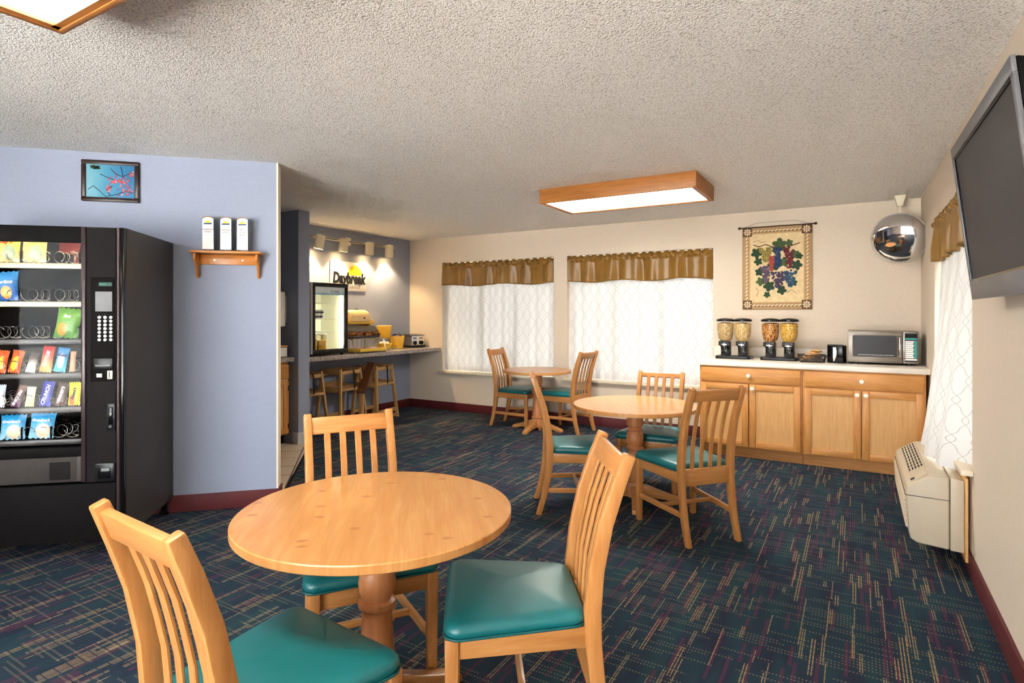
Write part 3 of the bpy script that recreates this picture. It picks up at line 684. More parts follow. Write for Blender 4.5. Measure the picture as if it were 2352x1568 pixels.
# ------------------------------------------------------------------ tapestry
ty = YB-.006
root = thing('wall_tapestry', 'woven tapestry of grape bunches hung on the wall above the cereal', 'tapestry', (-.714, ty, 1.84)); tw, th = .333, .435
plain('weave_border', (176, 144, 106), .9, var=.2, scale=140); plain('weave_dark', (104, 74, 54), .9, var=.2, scale=120); plain('weave_cream', (226, 206, 168), .9, var=.08, scale=60); plain('weave_field', (224, 200, 156), .9, var=.1, scale=26); plain('weave_tan', (200, 160, 112), .9, var=.15, scale=90)
mk('cloth', G().box(-tw, tw, -.006, 0, -th, th), 'weave_border', root, .002)
mk('field', G().box(-tw+.078, tw-.078, -.0075, -.006, -th+.078, th-.078), 'weave_field', root)
g = G(); q = .0085
for a, b in ((.018, .024), (.066, .076)):
    g.box(-tw+a, tw-a, -.0078, -.006, th-b, th-a); g.box(-tw+a, tw-a, -.0078, -.006, -th+a, -th+b); g.box(-tw+a, -tw+b, -.0078, -.006, -th+b, th-b); g.box(tw-b, tw-a, -.0078, -.006, -th+b, th-b)
mk('border_lines', g, 'weave_tan', root)
g = G(); g2 = G()
def leafy(g, cx, cz, l, w, a, y):
    pts = [(-l, 0), (-l*.4, w), (l*.4, w*.9), (l, 0), (l*.4, -w), (-l*.4, -w*.9)]; ca, sa = math.cos(a), math.sin(a)
    g.prism([(cx+u*ca-v*sa, cz+u*sa+v*ca) for u, v in pts], 'y', y, -.006)
k = 13
for i in range(k):
    for s in (-1, 1):
        x = -tw+.1+(2*tw-.2)*(i+.5)/k; leafy(g, x, s*(th-.045), .022, .008, .5, -.0085); leafy(g2, x+.012, s*(th-.045)-.008, .012, .005, .5, -.0082)
for i in range(18):
    for s in (-1, 1):
        z = -th+.1+(2*th-.2)*(i+.5)/18; leafy(g, s*(tw-.045), z, .022, .008, 1.0, -.0085); leafy(g2, s*(tw-.045)+.008, z+.012, .012, .005, 1.0, -.0082)
mk('border_leaves', g, 'weave_cream', root); mk('dark_border_leaves', g2, 'weave_dark', root)  # small dark leaves woven beside the cream ones
for sx in (-1, 1):
    for sz in (-1, 1):
        cx, cz = sx*(tw-.052), sz*(th-.052); c_ = mk('corner_block', G().box(cx-.045, cx+.045, -.0088, -.006, cz-.045, cz+.045), 'weave_dark', root); g = G()
        for i in range(8): a = i*math.pi/4; leafy(g, cx+.026*math.cos(a), cz+.026*math.sin(a), .015, .008, a, -.0102)
        g.cyl((cx, -.006, cz), (cx, -.0112, cz), .009, n=10); mk('rosette', g, 'weave_cream', c_)
def leaf_poly(cx, cz, s, a):
    out = []
    for i in range(20):
        t = 2*math.pi*i/20; r = s*(.62+.38*abs(math.cos(2.5*t)))
        out.append((cx+r*math.cos(t+a), cz+r*math.sin(t+a)))
    return out
for nm, c in (('leaf_green', (48, 74, 52)), ('leaf_light', (78, 100, 62))): plain(nm, c, .9, var=.3, scale=90)
for i, (x, z, s, a) in enumerate([(.03, .235, .075, .3), (-.19, .16, .06, 1), (-.175, .07, .045, 2), (.165, .13, .055, .5), (.19, .02, .055, 1.2), (-.165, -.04, .045, .2), (-.15, -.14, .05, .8), (-.07, -.19, .06, 2), (.05, -.235, .05, 1.1), (.07, .055, .055, .2), (-.09, -.28, .035, .9), (.215, .11, .035, .1), (.12, .25, .04, 1.8), (.16, -.16, .04, .3), (-.03, .02, .06, .4)]):
    mk('vine_leaf', G().prism(leaf_poly(x, z, s, a), 'y', -.0092-.0002*i, -.0074), 'leaf_green' if i % 3 else 'leaf_light', root)
plain('vine_brown', (98, 62, 44), .9)
g = G(); g.tube([(-.22, -.010, .245), (-.17, -.010, .225), (-.10, -.010, .245), (-.03, -.010, .215), (.05, -.010, .20), (.12, -.010, .215), (.22, -.010, .245)], .005, 6); g.tube([(-.2, -.010, -.2), (-.17, -.010, -.24), (-.19, -.010, -.29)], .002, 5); g.tube([(.1, -.010, -.26), (.14, -.010, -.23), (.19, -.010, -.27)], .002, 5); g.tube([(-.22, -.01, .28), (-.17, -.01, .29), (-.14, -.01, .265), (-.1, -.01, .28)], .002, 5)
mk('vine', g, 'vine_brown', root)
rnd = random.Random(3)
for nm, c, x, z, wd, ln in [('grape_green', (150, 134, 66), -.10, .15, .07, .13), ('grape_blue', (40, 66, 104), .015, .12, .05, .20), ('grape_red', (108, 40, 50), .12, .12, .05, .20), ('grape_coral', (170, 74, 66), -.045, .06, .028, .13), ('grape_mauve', (100, 84, 104), -.10, -.05, .055, .15), ('grape_purple', (74, 64, 92), .02, -.11, .075, .14), ('grape_sky', (56, 88, 114), .13, -.1, .065, .15)]:
    plain(nm, c, .8, var=.35, scale=60); g = G()
    for i in range(80):
        t = rnd.random(); ww = wd*(1-.65*t); a = rnd.uniform(-1, 1)
        g.sphere((x+ww*a, -.0115-.002*rnd.random(), z+ln*.45-ln*1.1*t), .0115, .004, .0115, 8, 4)
    mk('grape_bunch', g, nm, root)
mk('hanging_rod', G().cyl((-.36, -.008, th-.004), (.36, -.008, th-.004), .006, n=8), 'bronze_knob', root)
for s in (-1, 1): mk('finial', G().sphere((s*.362, -.008, th-.004), .014, .012, .014, 10, 6), 'bronze_knob', root)
mk('hanging_cord', G().tube([(-.31, -.008, th), (-.19, -.004, th+.043), (.18, -.004, th+.043), (.31, -.008, th)], .0018, 5), 'ink_grey', root)

# ------------------------------------------------------------------ convex mirror in the corner
root = thing('convex_mirror', 'round convex security mirror hung from the ceiling in the corner', 'mirror', (.33, 6.30, 2.045))
nd = Vector((-.24, -.94, -.22)).normalized(); Q = nd.to_track_quat('Z', 'Y').to_matrix().to_4x4(); rad = .222
prof = [(rad*math.sin(a), rad*.30*(math.cos(a))) for a in [math.pi/2*i/12 for i in range(12, 0, -1)]]+[(.001, rad*.30)]
mk('mirror_dome', G().lathe(prof, 40, Q, caps=False), 'chrome', root, angle=180)
mk('back_shell', G().lathe([(.02, -.05), (.12, -.045), (.19, -.022), (rad-.002, -.002)], 32, Q), 'white_plastic', root)
mk('rim', G().tube([Q @ Vector((rad*math.cos(2*math.pi*i/48), rad*math.sin(2*math.pi*i/48), 0)) for i in range(48)], .006, 8, True), 'grey_plastic', root)
bp = Q @ Vector((0, 0, -.05)); tp_ = Vector((bp.x-.0, bp.y, H-2.045))
mk('drop_arm', G().tube([Q @ Vector((0, 0, -.045)), bp+Vector((.0, .0, .03)), bp+Vector((0, 0, .12)), (bp.x, bp.y, tp_.z-.08)], .012, 10), 'cream_metal', root)
mk('ceiling_bracket', G().hexa([(bp.x-.022, bp.y-.02, tp_.z-.10), (bp.x+.022, bp.y-.02, tp_.z-.10), (bp.x+.022, bp.y+.02, tp_.z-.10), (bp.x-.022, bp.y+.02, tp_.z-.10)], [(bp.x-.045, bp.y-.035, tp_.z-.001), (bp.x+.045, bp.y-.035, tp_.z-.001), (bp.x+.045, bp.y+.035, tp_.z-.001), (bp.x-.045, bp.y+.035, tp_.z-.001)]), 'cream_metal', root, .006)

# ------------------------------------------------------------------ television
plain('tv_screen', (58, 57, 60), .45, var=.01, spec=.12); plain('tv_bezel', (104, 104, 108), .4, metal=.1, var=.02, spec=.3)
TVW, TVH = 1.05, .645
root = thing('television', 'flat screen television mounted high on the right wall', 'television', (.345, 3.085, 2.062))
root.rotation_euler = (0, 0, R(.6))
tl = R(6.5)   # local: x outward is -X world ; build in screen coords (s along -Y, t down)
Mt = Matrix(((0, math.sin(tl), math.cos(tl), 0), (-1, 0, 0, 0), (0, -math.cos(tl), math.sin(tl), 0), (0, 0, 0, 1)))   # cols: s, t, back
def tvbox(g, s0, s1, t0, t1, b0, b1): return g.box(s0, s1, t0, t1, b0, b1, Mt)
mk('back_case', G().hexa(*[[tuple(Mt @ Vector(p)) for p in q] for q in ([(.001, .001, .013), (TVW-.001, .001, .013), (TVW-.001, TVH-.001, .013), (.001, TVH-.001, .013)], [(.02, .03, .098), (TVW-.02, .03, .098), (TVW-.02, TVH-.03, .098), (.02, TVH-.03, .098)])]), 'black_matte', root, .006)
g = G(); tvbox(g, 0, TVW, 0, .046, 0, .0125); tvbox(g, 0, TVW, TVH-.075, TVH, 0, .0125); tvbox(g, 0, .026, .046, TVH-.075, 0, .0125); tvbox(g, TVW-.026, TVW, .046, TVH-.075, 0, .0125)
mk('bezel', g, 'tv_bezel', root, .002)
g = G(); a, b, c_, d = .026, TVW-.026, .046, TVH-.075
tvbox(g, a, b, c_, c_+.008, .004, .0128); tvbox(g, a, b, d-.008, d, .004, .0128); tvbox(g, a, a+.008, c_, d, .004, .0128); tvbox(g, b-.008, b, c_, d, .004, .0128)
mk('inner_bezel', g, 'black_gloss', root)
mk('screen_panel', tvbox(G(), a+.008, b-.008, c_+.008, d-.008, .009, .0128), 'tv_screen', root)
q = Mt @ Vector((TVW/2, TVH/2, .085))
mk('wall_mount', G().box(q.x-.02, XR-.345, q.y-.1, q.y+.1, q.z-.1, q.z+.1), 'black_matte', root, .004)

# ------------------------------------------------------------------ wall air conditioner
Y0, Y1 = 3.845, 4.84
root = thing('air_conditioner', 'beige wall air conditioner under the side window', 'air conditioner', (0, 0, 0))
back = [(.43, .099), (.49, .096), (.49, .478), (.43, .489)]
mk('wall_sleeve', G().prism(back, 'y', Y0, Y1), 'ptac_beige', root, .006)
mk('mounting_board', G().box(.4905, XR-.014, Y0-.03, Y1+.03, .06, .50), 'oak_pale_z', root, .002)
front = [(.427, .10), (.285, .112), (.255, .13), (.246, .17), (.232, .372), (.238, .412), (.252, .424), (.345, .486), (.37, .490), (.427, .489)]
mk('front_cover', G().prism(front, 'y', Y0, Y1), 'ptac_beige', root, .010, 3)
mk('seam', G().prism([(.231, .366), (.229, .370), (.427, .366), (.427, .363)][::-1], 'y', Y0-.0012, Y1+.001), 'ptac_dark', root)
me = mesh('louver', G().prism([(.0, 0), (-.012, .006), (-.013, .013), (.0, .019)], 'y', Y0-.004, Y1+.004), .004, 2)
for i in range(8): put('louver', me, 'ptac_beige', root, (.2425-.0013*i+.002, 0, .188+i*.0205))
sl = math.atan2(.062, .093); U_ = Vector((math.cos(sl), 0, math.sin(sl))); Nn = Vector((-math.sin(sl), 0, math.cos(sl))); O_ = Vector((.252, 0, .424))
def slope(g, a0, a1, y0, y1, h0, h1):
    q = [O_+U_*a0, O_+U_*a1]; vs = []
    for hh in (h0, h1):
        for p, y in ((q[0], y0), (q[1], y0), (q[1], y1), (q[0], y1)): v = p+Nn*hh; vs.append((v.x, y, v.z))
    return g.hexa(vs[:4], vs[4:])
mk('grille_recess', slope(G(), .012, .10, Y0+.26, Y1-.04, .0005, .0025), 'ptac_dark', root)
me = None
for i in range(6): mk('grille_bar', slope(G(), .012+i*.0172, .0165+i*.0172+.003, Y0+.255, Y1-.035, .001, .006), 'ptac_beige', root)
for i in range(10): y = Y0+.26+i*(Y1-Y0-.30)/9; mk('grille_rib', slope(G(), .012, .10, y-.004, y+.004, .001, .0045), 'ptac_beige', root)
mk('control_lid', slope(G(), .012, .10, Y0+.05, Y0+.245, .001, .004), 'ptac_beige', root, .001)
mk('finger_notch', slope(G(), .012, .035, Y0+.06, Y0+.10, .0042, .0052), 'ptac_dark', root)

# ------------------------------------------------------------------ vending machine
VA = R(42.5); VO = Vector((-3.529, 1.676, 0)); VW, VD, VH = .99, .80, 1.846
vm = thing('vending_machine', 'black snack vending machine standing against the angled blue wall', 'vending machine', VO, VA)
mk('side_panel', G().prism([(.03, .10), (VD, .10), (VD, VH), (.03, VH)], 'x', -.012, 0), 'charcoal_panel', vm, .002)
mk('side_panel', G().box(-VW, -VW+.012, .03, VD, .10, VH), 'charcoal_panel', vm, .002)
mk('top_panel', G().box(-VW+.012, -.012, .03, VD, VH-.012, VH), 'charcoal_panel', vm)
mk('back_panel', G().box(-VW+.012, -.012, VD-.012, VD, .10, VH-.012), 'charcoal_panel', vm)
mk('bottom_panel', G().box(-VW+.012, -.012, .03, VD-.012, .10, .112), 'black_matte', vm)
mk('cabinet_liner', G().box(-.212, -.200, .03, VD-.02, .112, VH-.012), 'vending_inner', vm)
mk('cabinet_liner', G().box(-VW+.012, -VW+.03, .03, VD-.02, .112, VH-.012), 'vending_inner', vm)
mk('cabinet_liner', G().box(-VW+.03, -.212, .52, .53, .112, VH-.012), 'vending_inner', vm)
for x in (-.05, -VW+.05):
    for y in (.09, VD-.08): mk('leg', G().cyl((x, y, 0), (x, y, .10), .018, n=12).cyl((x, y, 0), (x, y, .012), .028, n=12), 'black_matte', vm)
mk('door_edge', G().box(-.018, -.001, 0, .03, .10, VH-.002), 'black_gloss', vm, .003)
mk('door_column', G().cyl((-.031, .012, .10), (-.031, .012, VH-.002), .012, n=14), 'vending_trim', vm)
mk('header', G().box(-VW, -.19, .0, .05, 1.757, VH-.002), 'black_matte', vm, .003)
mk('door_frame_strip', G().box(-.213, -.190, -.004, .05, .43, VH-.003), 'vending_trim', vm, .004)
mk('door_frame_strip', G().box(-VW, -VW+.022, -.004, .05, .43, VH-.003), 'vending_trim', vm, .004)
mk('control_column', G().box(-.190, -.043, .004, .05, .425, VH-.003), 'vending_front', vm, .002)
mk('kick_panel', G().box(-VW, -.043, .002, .05, .10, .42), 'black_matte', vm, .003)
mk('glass_pane', G().box(-VW+.022, -.213, .012, .016, .60, 1.757), 'case_glass', vm)
mk('lower_band', G().box(-VW+.022, -.213, .004, .05, .575, .625), 'black_matte', vm, .002)
hd = mk('delivery_hatch', G().box(-VW+.03, -.235, .008, .03, .432, .572), 'smoke_panel', vm, .004)
mk('hatch_panel', G().box(-.37, -.27, .0055, .008, .448, .545), 'vending_front', hd, .002)
mk('hatch_end', G().box(-.236, -.214, .002, .03, .434, .574), 'charcoal_panel', vm, .004)
mk('light_tube', G().cyl((-VW+.06, .075, 1.80), (-.24, .075, 1.80), .013, n=12), 'tube_glow', vm)
SH = [1.643, 1.430, 1.222, 1.032, .842, .663]
for i, z in enumerate(SH):
    mk('product_shelf', G().box(-VW+.03, -.213, .06, .50, z-.008, z-.002), 'vending_inner', vm)
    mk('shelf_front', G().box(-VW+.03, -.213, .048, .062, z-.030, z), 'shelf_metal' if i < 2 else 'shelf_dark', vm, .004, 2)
def helix(r, ln, turns, wr, ph=0):
    n_ = 16*turns; return G().tube([(r*math.cos(2*math.pi*k/16+ph), ln*k/n_, r*math.sin(2*math.pi*k/16+ph)) for k in range(n_+1)], wr, 5)
coilA = mesh('spiral_coil', helix(.033, .34, 6, .0021), angle=180)
for i, z in enumerate(SH):
    for k in range(9):
        x = -.292-.071*k
        put('spiral_coil', coilA, 'wire', vm, (x, .066, z+.036), (0, R(50*k+i*40), 0))
for i in (0, 1, 2, 5):
    for k in range(5): mk('lane_divider', G().box(-.257-.142*k, -.255-.142*k, .07, .48, SH[i], SH[i]+.07), 'vending_inner', vm)
# control column details
kp = mk('selection_panel', G().box(-.168, -.048, .0005, .005, .985, 1.565), 'black_matte', vm, .002)
mk('display_strip', G().box(-.155, -.056, -.001, .001, 1.508, 1.548), 'black_matte', kp); mk('display_glow', G().box(-.125, -.060, -.0016, -.001, 1.516, 1.537), 'ready_glow', kp)
text('display_lettering', 'READY', .012, 'ready_text', kp, (-.105, -.0018, 1.5265), (R(90), 0, 0))
mk('instruction_plate', G().box(-.143, -.059, -.002, .0005, 1.375, 1.486), 'ink_grey', kp, .001)
kk = mesh('key', G().lathe([(.0085, 0), (.0085, .002), (.007, .0035)], 14)); kc = ['ABCDEFG', '01234-M', '56789=J']
for cidx in range(3):
    for r_ in range(7):
        p = (-.123+cidx*.0285, .0005, 1.342-r_*.0208); ky = put('key', kk, 'white_plastic', kp, p, (R(90), 0, 0))
        text('key_letter', kc[cidx][r_], .011, 'ink_black', ky, (0, 0, .0037), (0, 0, 0), extrude=.0001)
mk('card_reader', G().box(-.15, -.055, -.006, .0005, 1.055, 1.115), 'black_plastic', kp, .002); mk('card_slot', G().box(-.14, -.066, -.0075, -.006, 1.070, 1.078), 'ink_grey', kp)
mk('coin_button', G().box(-.137, -.108, -.004, .0005, 1.008, 1.030), 'grey_plastic', kp, .002); mk('bill_slot', G().box(-.083, -.056, -.005, .0005, .998, 1.045), 'cream_metal', kp, .002); mk('bill_mouth', G().box(-.073, -.069, -.0062, -.005, 1.004, 1.04), 'ink_black', kp)
lk = mk('lock_plate', G().box(-.086, -.043, -.004, .004, .712, .862), 'black_plastic', vm, .004); mk('lock_handle', G().box(-.076, -.054, -.010, -.003, .745, .842), 'black_gloss', lk, .004); mk('lock_barrel', G().cyl((-.065, -.004, .735), (-.065, -.012, .735), .008, n=14), 'chrome', lk)
rt = mk('coin_return', G().prism(rpoly([(-.147, .427), (-.045, .427), (-.045, .53), (-.147, .53)], .014, 4), 'y', -.004, .004), 'black_plastic', vm, .003); mk('return_flap', G().box(-.128, -.066, -.007, -.003, .445, .505), 'black_gloss', rt, .003)

# snacks (each a bag or bar of its own)
def grad(name, top, bot, spot=None, spos=(.5, .35), rad_=.25):
    n = N(name); sp = n.node('ShaderNodeSeparateXYZ'); n.l.new(n.gen(), sp.inputs[0]); t = n.math('ADD', sp.outputs[2], n.math('MULTIPLY', n.math('SUBTRACT', n.noise(n.obj(), 30, 2), .5), .5))
    col = n.ramp(t, [(.2, lin(bot)), (.75, lin(top))])
    if spot:
        dx = n.math('SUBTRACT', sp.outputs[0], spos[0]); dz = n.math('SUBTRACT', sp.outputs[2], spos[1]); d = n.math('SQRT', n.math('ADD', n.math('MULTIPLY', dx, dx), n.math('MULTIPLY', dz, dz)))
        col = n.mix(n.ramp(d, [(rad_*.8, (1, 1, 1)), (rad_, (0, 0, 0))]), col, lin(spot))
    n.base(col, .28, 0, .6); n.bump(n.noise(n.obj(), 55, 2, .5, 1.0), .5, .006)
def bag_mesh(w, h, d):
    g = G(); nu, nv = 10, 12; vs = []; fs = []
    for side in (1, -1):
        for j in range(nv+1):
            for i in range(nu+1):
                u, v = i/nu, j/nv; e = (math.sin(math.pi*u)**.5 if 0 < u < 1 else 0)*(math.sin(math.pi*min(1, max(0, (v-.06)/.88)))**.45 if .06 < v < .94 else 0)
                pinch = 1-.07*math.sin(math.pi*v); z = h*v+(.004*(-1)**i if j in (0, nv) else 0)
                vs.append(((u-.5)*w*pinch, -side*d/2*e, z))
    o = (nu+1)*(nv+1)
    for s in (0, 1):
        for j in range(nv):
            for i in range(nu):
                q = [s*o+j*(nu+1)+i, s*o+j*(nu+1)+i+1, s*o+(j+1)*(nu+1)+i+1, s*o+(j+1)*(nu+1)+i]; fs.append(tuple(q if s == 0 else q[::-1]))
    g.add(vs, fs); return mesh('bag', g, angle=180)
Mv = Matrix.Translation(VO) @ Matrix.Rotation(VA, 4, 'Z')
def snack(name, x, row, w, h, d, mat, label, cat='snack bag', lean=-8, roll=0, txt=None, y=.085, tmat='ink_white', vert=False, tz=.6, ts=None, zo=.003, group='snacks in the vending machine', shear=.2):
    p = Mv @ Vector((x, y, SH[row]+zo)); o = put(name, bag_mesh(w, h, d), mat, None, p); o.rotation_euler = (Matrix.Rotation(VA, 3, 'Z') @ Matrix.Rotation(R(roll), 3, 'Y') @ Matrix.Rotation(R(lean), 3, 'X')).to_euler()
    tag(o, label, cat, group)
    if txt: text('lettering', txt, ts or w*.26, tmat, o, (0, -d/2-.0008, h*tz), (R(90), R(-82) if vert else 0, 0), extrude=.0006, bold=.0008, shear=shear)
    return o
grad('bag_lays', (246, 206, 70), (206, 196, 140), (150, 168, 130), (.65, .3), .24); grad('bag_doritos', (70, 150, 214), (40, 100, 180), (236, 160, 50), (.6, .28), .22); grad('bag_green', (120, 176, 70), (90, 150, 60), (230, 150, 60), (.35, .3), .22)
grad('wrap_orange', (240, 92, 30), (240, 100, 36), (250, 200, 40), (.45, .4), .3); grad('wrap_white', (60, 40, 36), (226, 226, 214)); grad('wrap_red', (190, 40, 40), (232, 170, 90)); grad('wrap_bluewhite', (20, 130, 190), (80, 190, 230), (230, 240, 244), (.5, .45), .3); grad('wrap_tan', (190, 140, 110), (214, 160, 120))
grad('wrap_silver', (190, 206, 224), (230, 214, 226)); grad('wrap_brown', (96, 60, 44), (120, 84, 110)); grad('wrap_pale', (206, 214, 190), (214, 206, 160)); grad('wrap_blue', (40, 50, 160), (46, 60, 176)); grad('wrap_choc', (70, 46, 40), (96, 62, 50)); grad('wrap_yellow', (244, 224, 40), (246, 214, 40), (226, 110, 40), (.35, .25), .25); grad('bag_sky', (40, 160, 220), (150, 206, 240), (240, 220, 190), (.6, .3), .3); grad('bag_crimson', (170, 40, 40), (200, 70, 50))
snack('snack_bag', -.617, 0, .125, .185, .05, 'bag_lays', 'yellow chip bag cut by the picture edge, top shelf of the vending machine', txt="Lay's", tz=.62, tmat='ink_red')
snack('snack_bag', -.487, 0, .125, .190, .05, 'bag_lays', 'yellow chip bag right of another one, top shelf of the vending machine', txt="Lay's", tz=.68, tmat='ink_red')
snack('snack_bag', -.43, 0, .12, .175, .04, 'bag_crimson', 'red snack bag set back behind the coils, top shelf of the vending machine', y=.32)
snack('snack_bag', -.622, 1, .125, .165, .05, 'bag_doritos', 'blue chip bag on the second shelf of the vending machine', txt='Doritos', tz=.62, ts=.028, roll=-4)
snack('snack_bag', -.330, 2, .125, .170, .05, 'bag_green', 'green chip bag on the third shelf of the vending machine', txt='Sun', tz=.72, ts=.024, roll=6)
B = lambda *a, **k: snack('candy_bar', *a, cat='candy bar', group='candy bars in the vending machine', **k)
B(-.652, 3, .06, .125, .022, 'wrap_orange', 'orange candy packet at the picture edge, fourth shelf of the vending machine', txt="Reese's", vert=True, tz=.45, tmat='ink_yellow', ts=.024, roll=6)
B(-.585, 3, .058, .125, .022, 'wrap_orange', 'orange candy packet with yellow lettering, second on the fourth vending shelf', txt="Reese's", vert=True, tz=.45, tmat='ink_yellow', ts=.024, roll=10)
B(-.505, 3, .048, .115, .02, 'wrap_white', 'dark and white wrapped candy bar between orange and red packets', roll=10)
B(-.432, 3, .06, .148, .024, 'wrap_red', 'tall red candy packet with white lettering on the fourth vending shelf', txt='SKITTLES', vert=True, tz=.5, ts=.022, roll=6)
B(-.362, 3, .06, .138, .024, 'wrap_bluewhite', 'blue and white fruit snack pouch on the fourth vending shelf', txt='Welch', tz=.68, ts=.02, roll=8, tmat='ink_blue')
B(-.297, 3, .03, .115, .02, 'wrap_tan', 'slim tan candy bar at the right end of the fourth vending shelf')
B(-.652, 4, .05, .125, .022, 'wrap_silver', 'silver wrapped bar at the picture edge, fifth shelf of the vending machine')
B(-.578, 4, .045, .125, .022, 'wrap_brown', 'brown candy bar with a white band on the fifth vending shelf', txt='SNICKERS', vert=True, tz=.42, ts=.02, roll=16)
B(-.508, 4, .045, .110, .022, 'wrap_pale', 'pale wrapped bar between brown and blue bars, fifth vending shelf', roll=3)
B(-.434, 4, .058, .140, .022, 'wrap_blue', 'blue candy bar with upright white lettering on the fifth vending shelf', txt='CRUNCH', vert=True, tz=.45, ts=.026, roll=7)
B(-.360, 4, .056, .132, .022, 'wrap_choc', 'dark brown chocolate bar with white lettering on the fifth vending shelf', txt="HERSHEY'S", vert=True, tz=.45, ts=.02, roll=7)
B(-.288, 4, .062, .130, .026, 'wrap_yellow', 'yellow candy packet at the right end of the fifth vending shelf', txt="Reese's", vert=True, tz=.5, ts=.022, tmat='ink_black')
snack('snack_bag', -.590, 5, .125, .135, .045, 'bag_sky', 'sky blue cookie bag at left on the lowest vending shelf', txt="Grandma's", tz=.72, ts=.02)
snack('snack_bag', -.452, 5, .125, .140, .045, 'bag_sky', 'sky blue cookie bag beside the empty coils, lowest vending shelf', txt="Grandma's", tz=.72, ts=.02, roll=3)

# ------------------------------------------------------------------ things on the angled wall (local x to the right along the wall, y into the wall)
WA = math.atan2(.7071, .7071)
def onwall(s, t, z): p = P0+du*s-dn*t; return (p.x, p.y, z)     # s metres left of the wall end, t in front
pic = thing('framed_picture', 'small dark framed photo of pink blossom branches on the blue wall', 'picture', onwall(1.046, .012, 2.247), WA)
wood('frame_dark', (34, 20, 18), (58, 36, 30), 'x', 1, .35, .8); pw, ph = .170, .137; fw = .028
for s in (-1, 1):
    mk('frame_rail', G().box(-pw, pw, -.011, .011, s*ph-(fw if s > 0 else 0), s*ph+(fw if s < 0 else 0)), 'frame_dark', pic, .005)
    mk('frame_stile', G().box(s*pw-(fw if s > 0 else 0), s*pw+(fw if s < 0 else 0), -.011, .011, -ph+fw, ph-fw), 'frame_dark', pic, .005)
n = N('photo_sky'); sp = n.node('ShaderNodeSeparateXYZ'); n.l.new(n.gen(), sp.inputs[0]); n.base(n.ramp(n.math('ADD', sp.outputs[0], n.math('MULTIPLY', n.noise(n.obj(), 14, 2), .3)), [(.1, lin((120, 176, 190))), (.6, lin((64, 142, 178))), (1, lin((34, 112, 164)))]), .25, 0, .5)
ph_ = mk('photo_print', G().box(-pw+fw-.002, pw-fw+.002, -.004, .008, -ph+fw-.002, ph-fw+.002), 'photo_sky', pic)
plain('twig', (44, 36, 50), .6); plain('blossom', (206, 64, 72), .6, var=.4, scale=160); plain('blossom_pale', (226, 150, 160), .6, var=.3, scale=160)
g = G(); tw_ = [[(-.03, -.105), (.04, -.085), (.09, -.06), (.135, -.07)], [(.0, .085), (.03, .05), (.07, .035), (.13, .065)], [(-.13, -.06), (-.10, -.035), (-.06, -.07), (-.03, -.10)], [(.06, .1), (.07, .06), (.075, .03)], [(-.06, .045), (-.03, .03), (.02, .01)], [(.0, -.1), (-.02, -.06), (.01, -.03)]]
for p in tw_: g.tube([(x, -.0045, z) for x, z in p], .0022, 5)
mk('branches', g, 'twig', ph_); rnd = random.Random(5)
g = G(); g2 = G()
for i in range(130):
    cx, cz, sg = rnd.choice([(.07, .0, .030), (.05, .02, .03), (.02, -.0, .02), (.11, -.06, .022), (.07, -.05, .03), (-.01, -.045, .012), (.12, .05, .012), (.01, -.08, .04)])
    x = max(-.135, min(.135, rnd.gauss(cx, sg*.7))); z = max(-.102, min(.102, rnd.gauss(cz, sg*.7))); r = rnd.uniform(.003, .008)
    (g if rnd.random() < .7 else g2).prism([(x+r*math.cos(a*1.2566)*(1 if a % 2 else .7), z+r*math.sin(a*1.2566)) for a in range(5)], 'y', -.0055, -.0042)
mk('blossoms', g, 'blossom', ph_); mk('pale_blossoms', g2, 'blossom_pale', ph_)
g = G()
for i in range(26): x, z = -.125+rnd.random()*.05, .10-rnd.random()*.02; g.prism([(x, z), (x+.014, z+.004), (x+.02, z-.004), (x+.006, z-.006)], 'y', -.005, -.0042)
mk('foliage', g, 'leaf_green', ph_)
# shelf with awards
sh = thing('wall_shelf', 'small honey wooden bracket shelf on the blue wall', 'shelf', onwall(.321, 0, 1.79), WA); 
mk('shelf_board', G().prism(rpoly([(-.225, -.135), (.225, -.135), (.225, -.001), (-.225, -.001)], [.02, .02, .004, .004], 4), 'z', -.016, 0), 'honey_shelf', sh, .003)
mk('back_rail', G().box(-.19, .19, -.018, -.001, -.086, -.017), 'honey_shelf', sh, .002)
prof = [(-.001, -.017), (-.001, -.175), (-.02, -.182), (-.035, -.165), (-.045, -.12), (-.075, -.085), (-.105, -.06), (-.112, -.04), (-.108, -.017)]
me = mesh('bracket', G().prism(prof, 'x', -.008, .008), .003)
for s in (-1, 1): put('bracket', me, 'honey_shelf', sh, (s*.195, 0, 0))
for s in (-1, 1): mk('screw', G().cyl((s*.09, -.018, -.055), (s*.09, -.021, -.055), .005, n=10), 'chrome', sh)
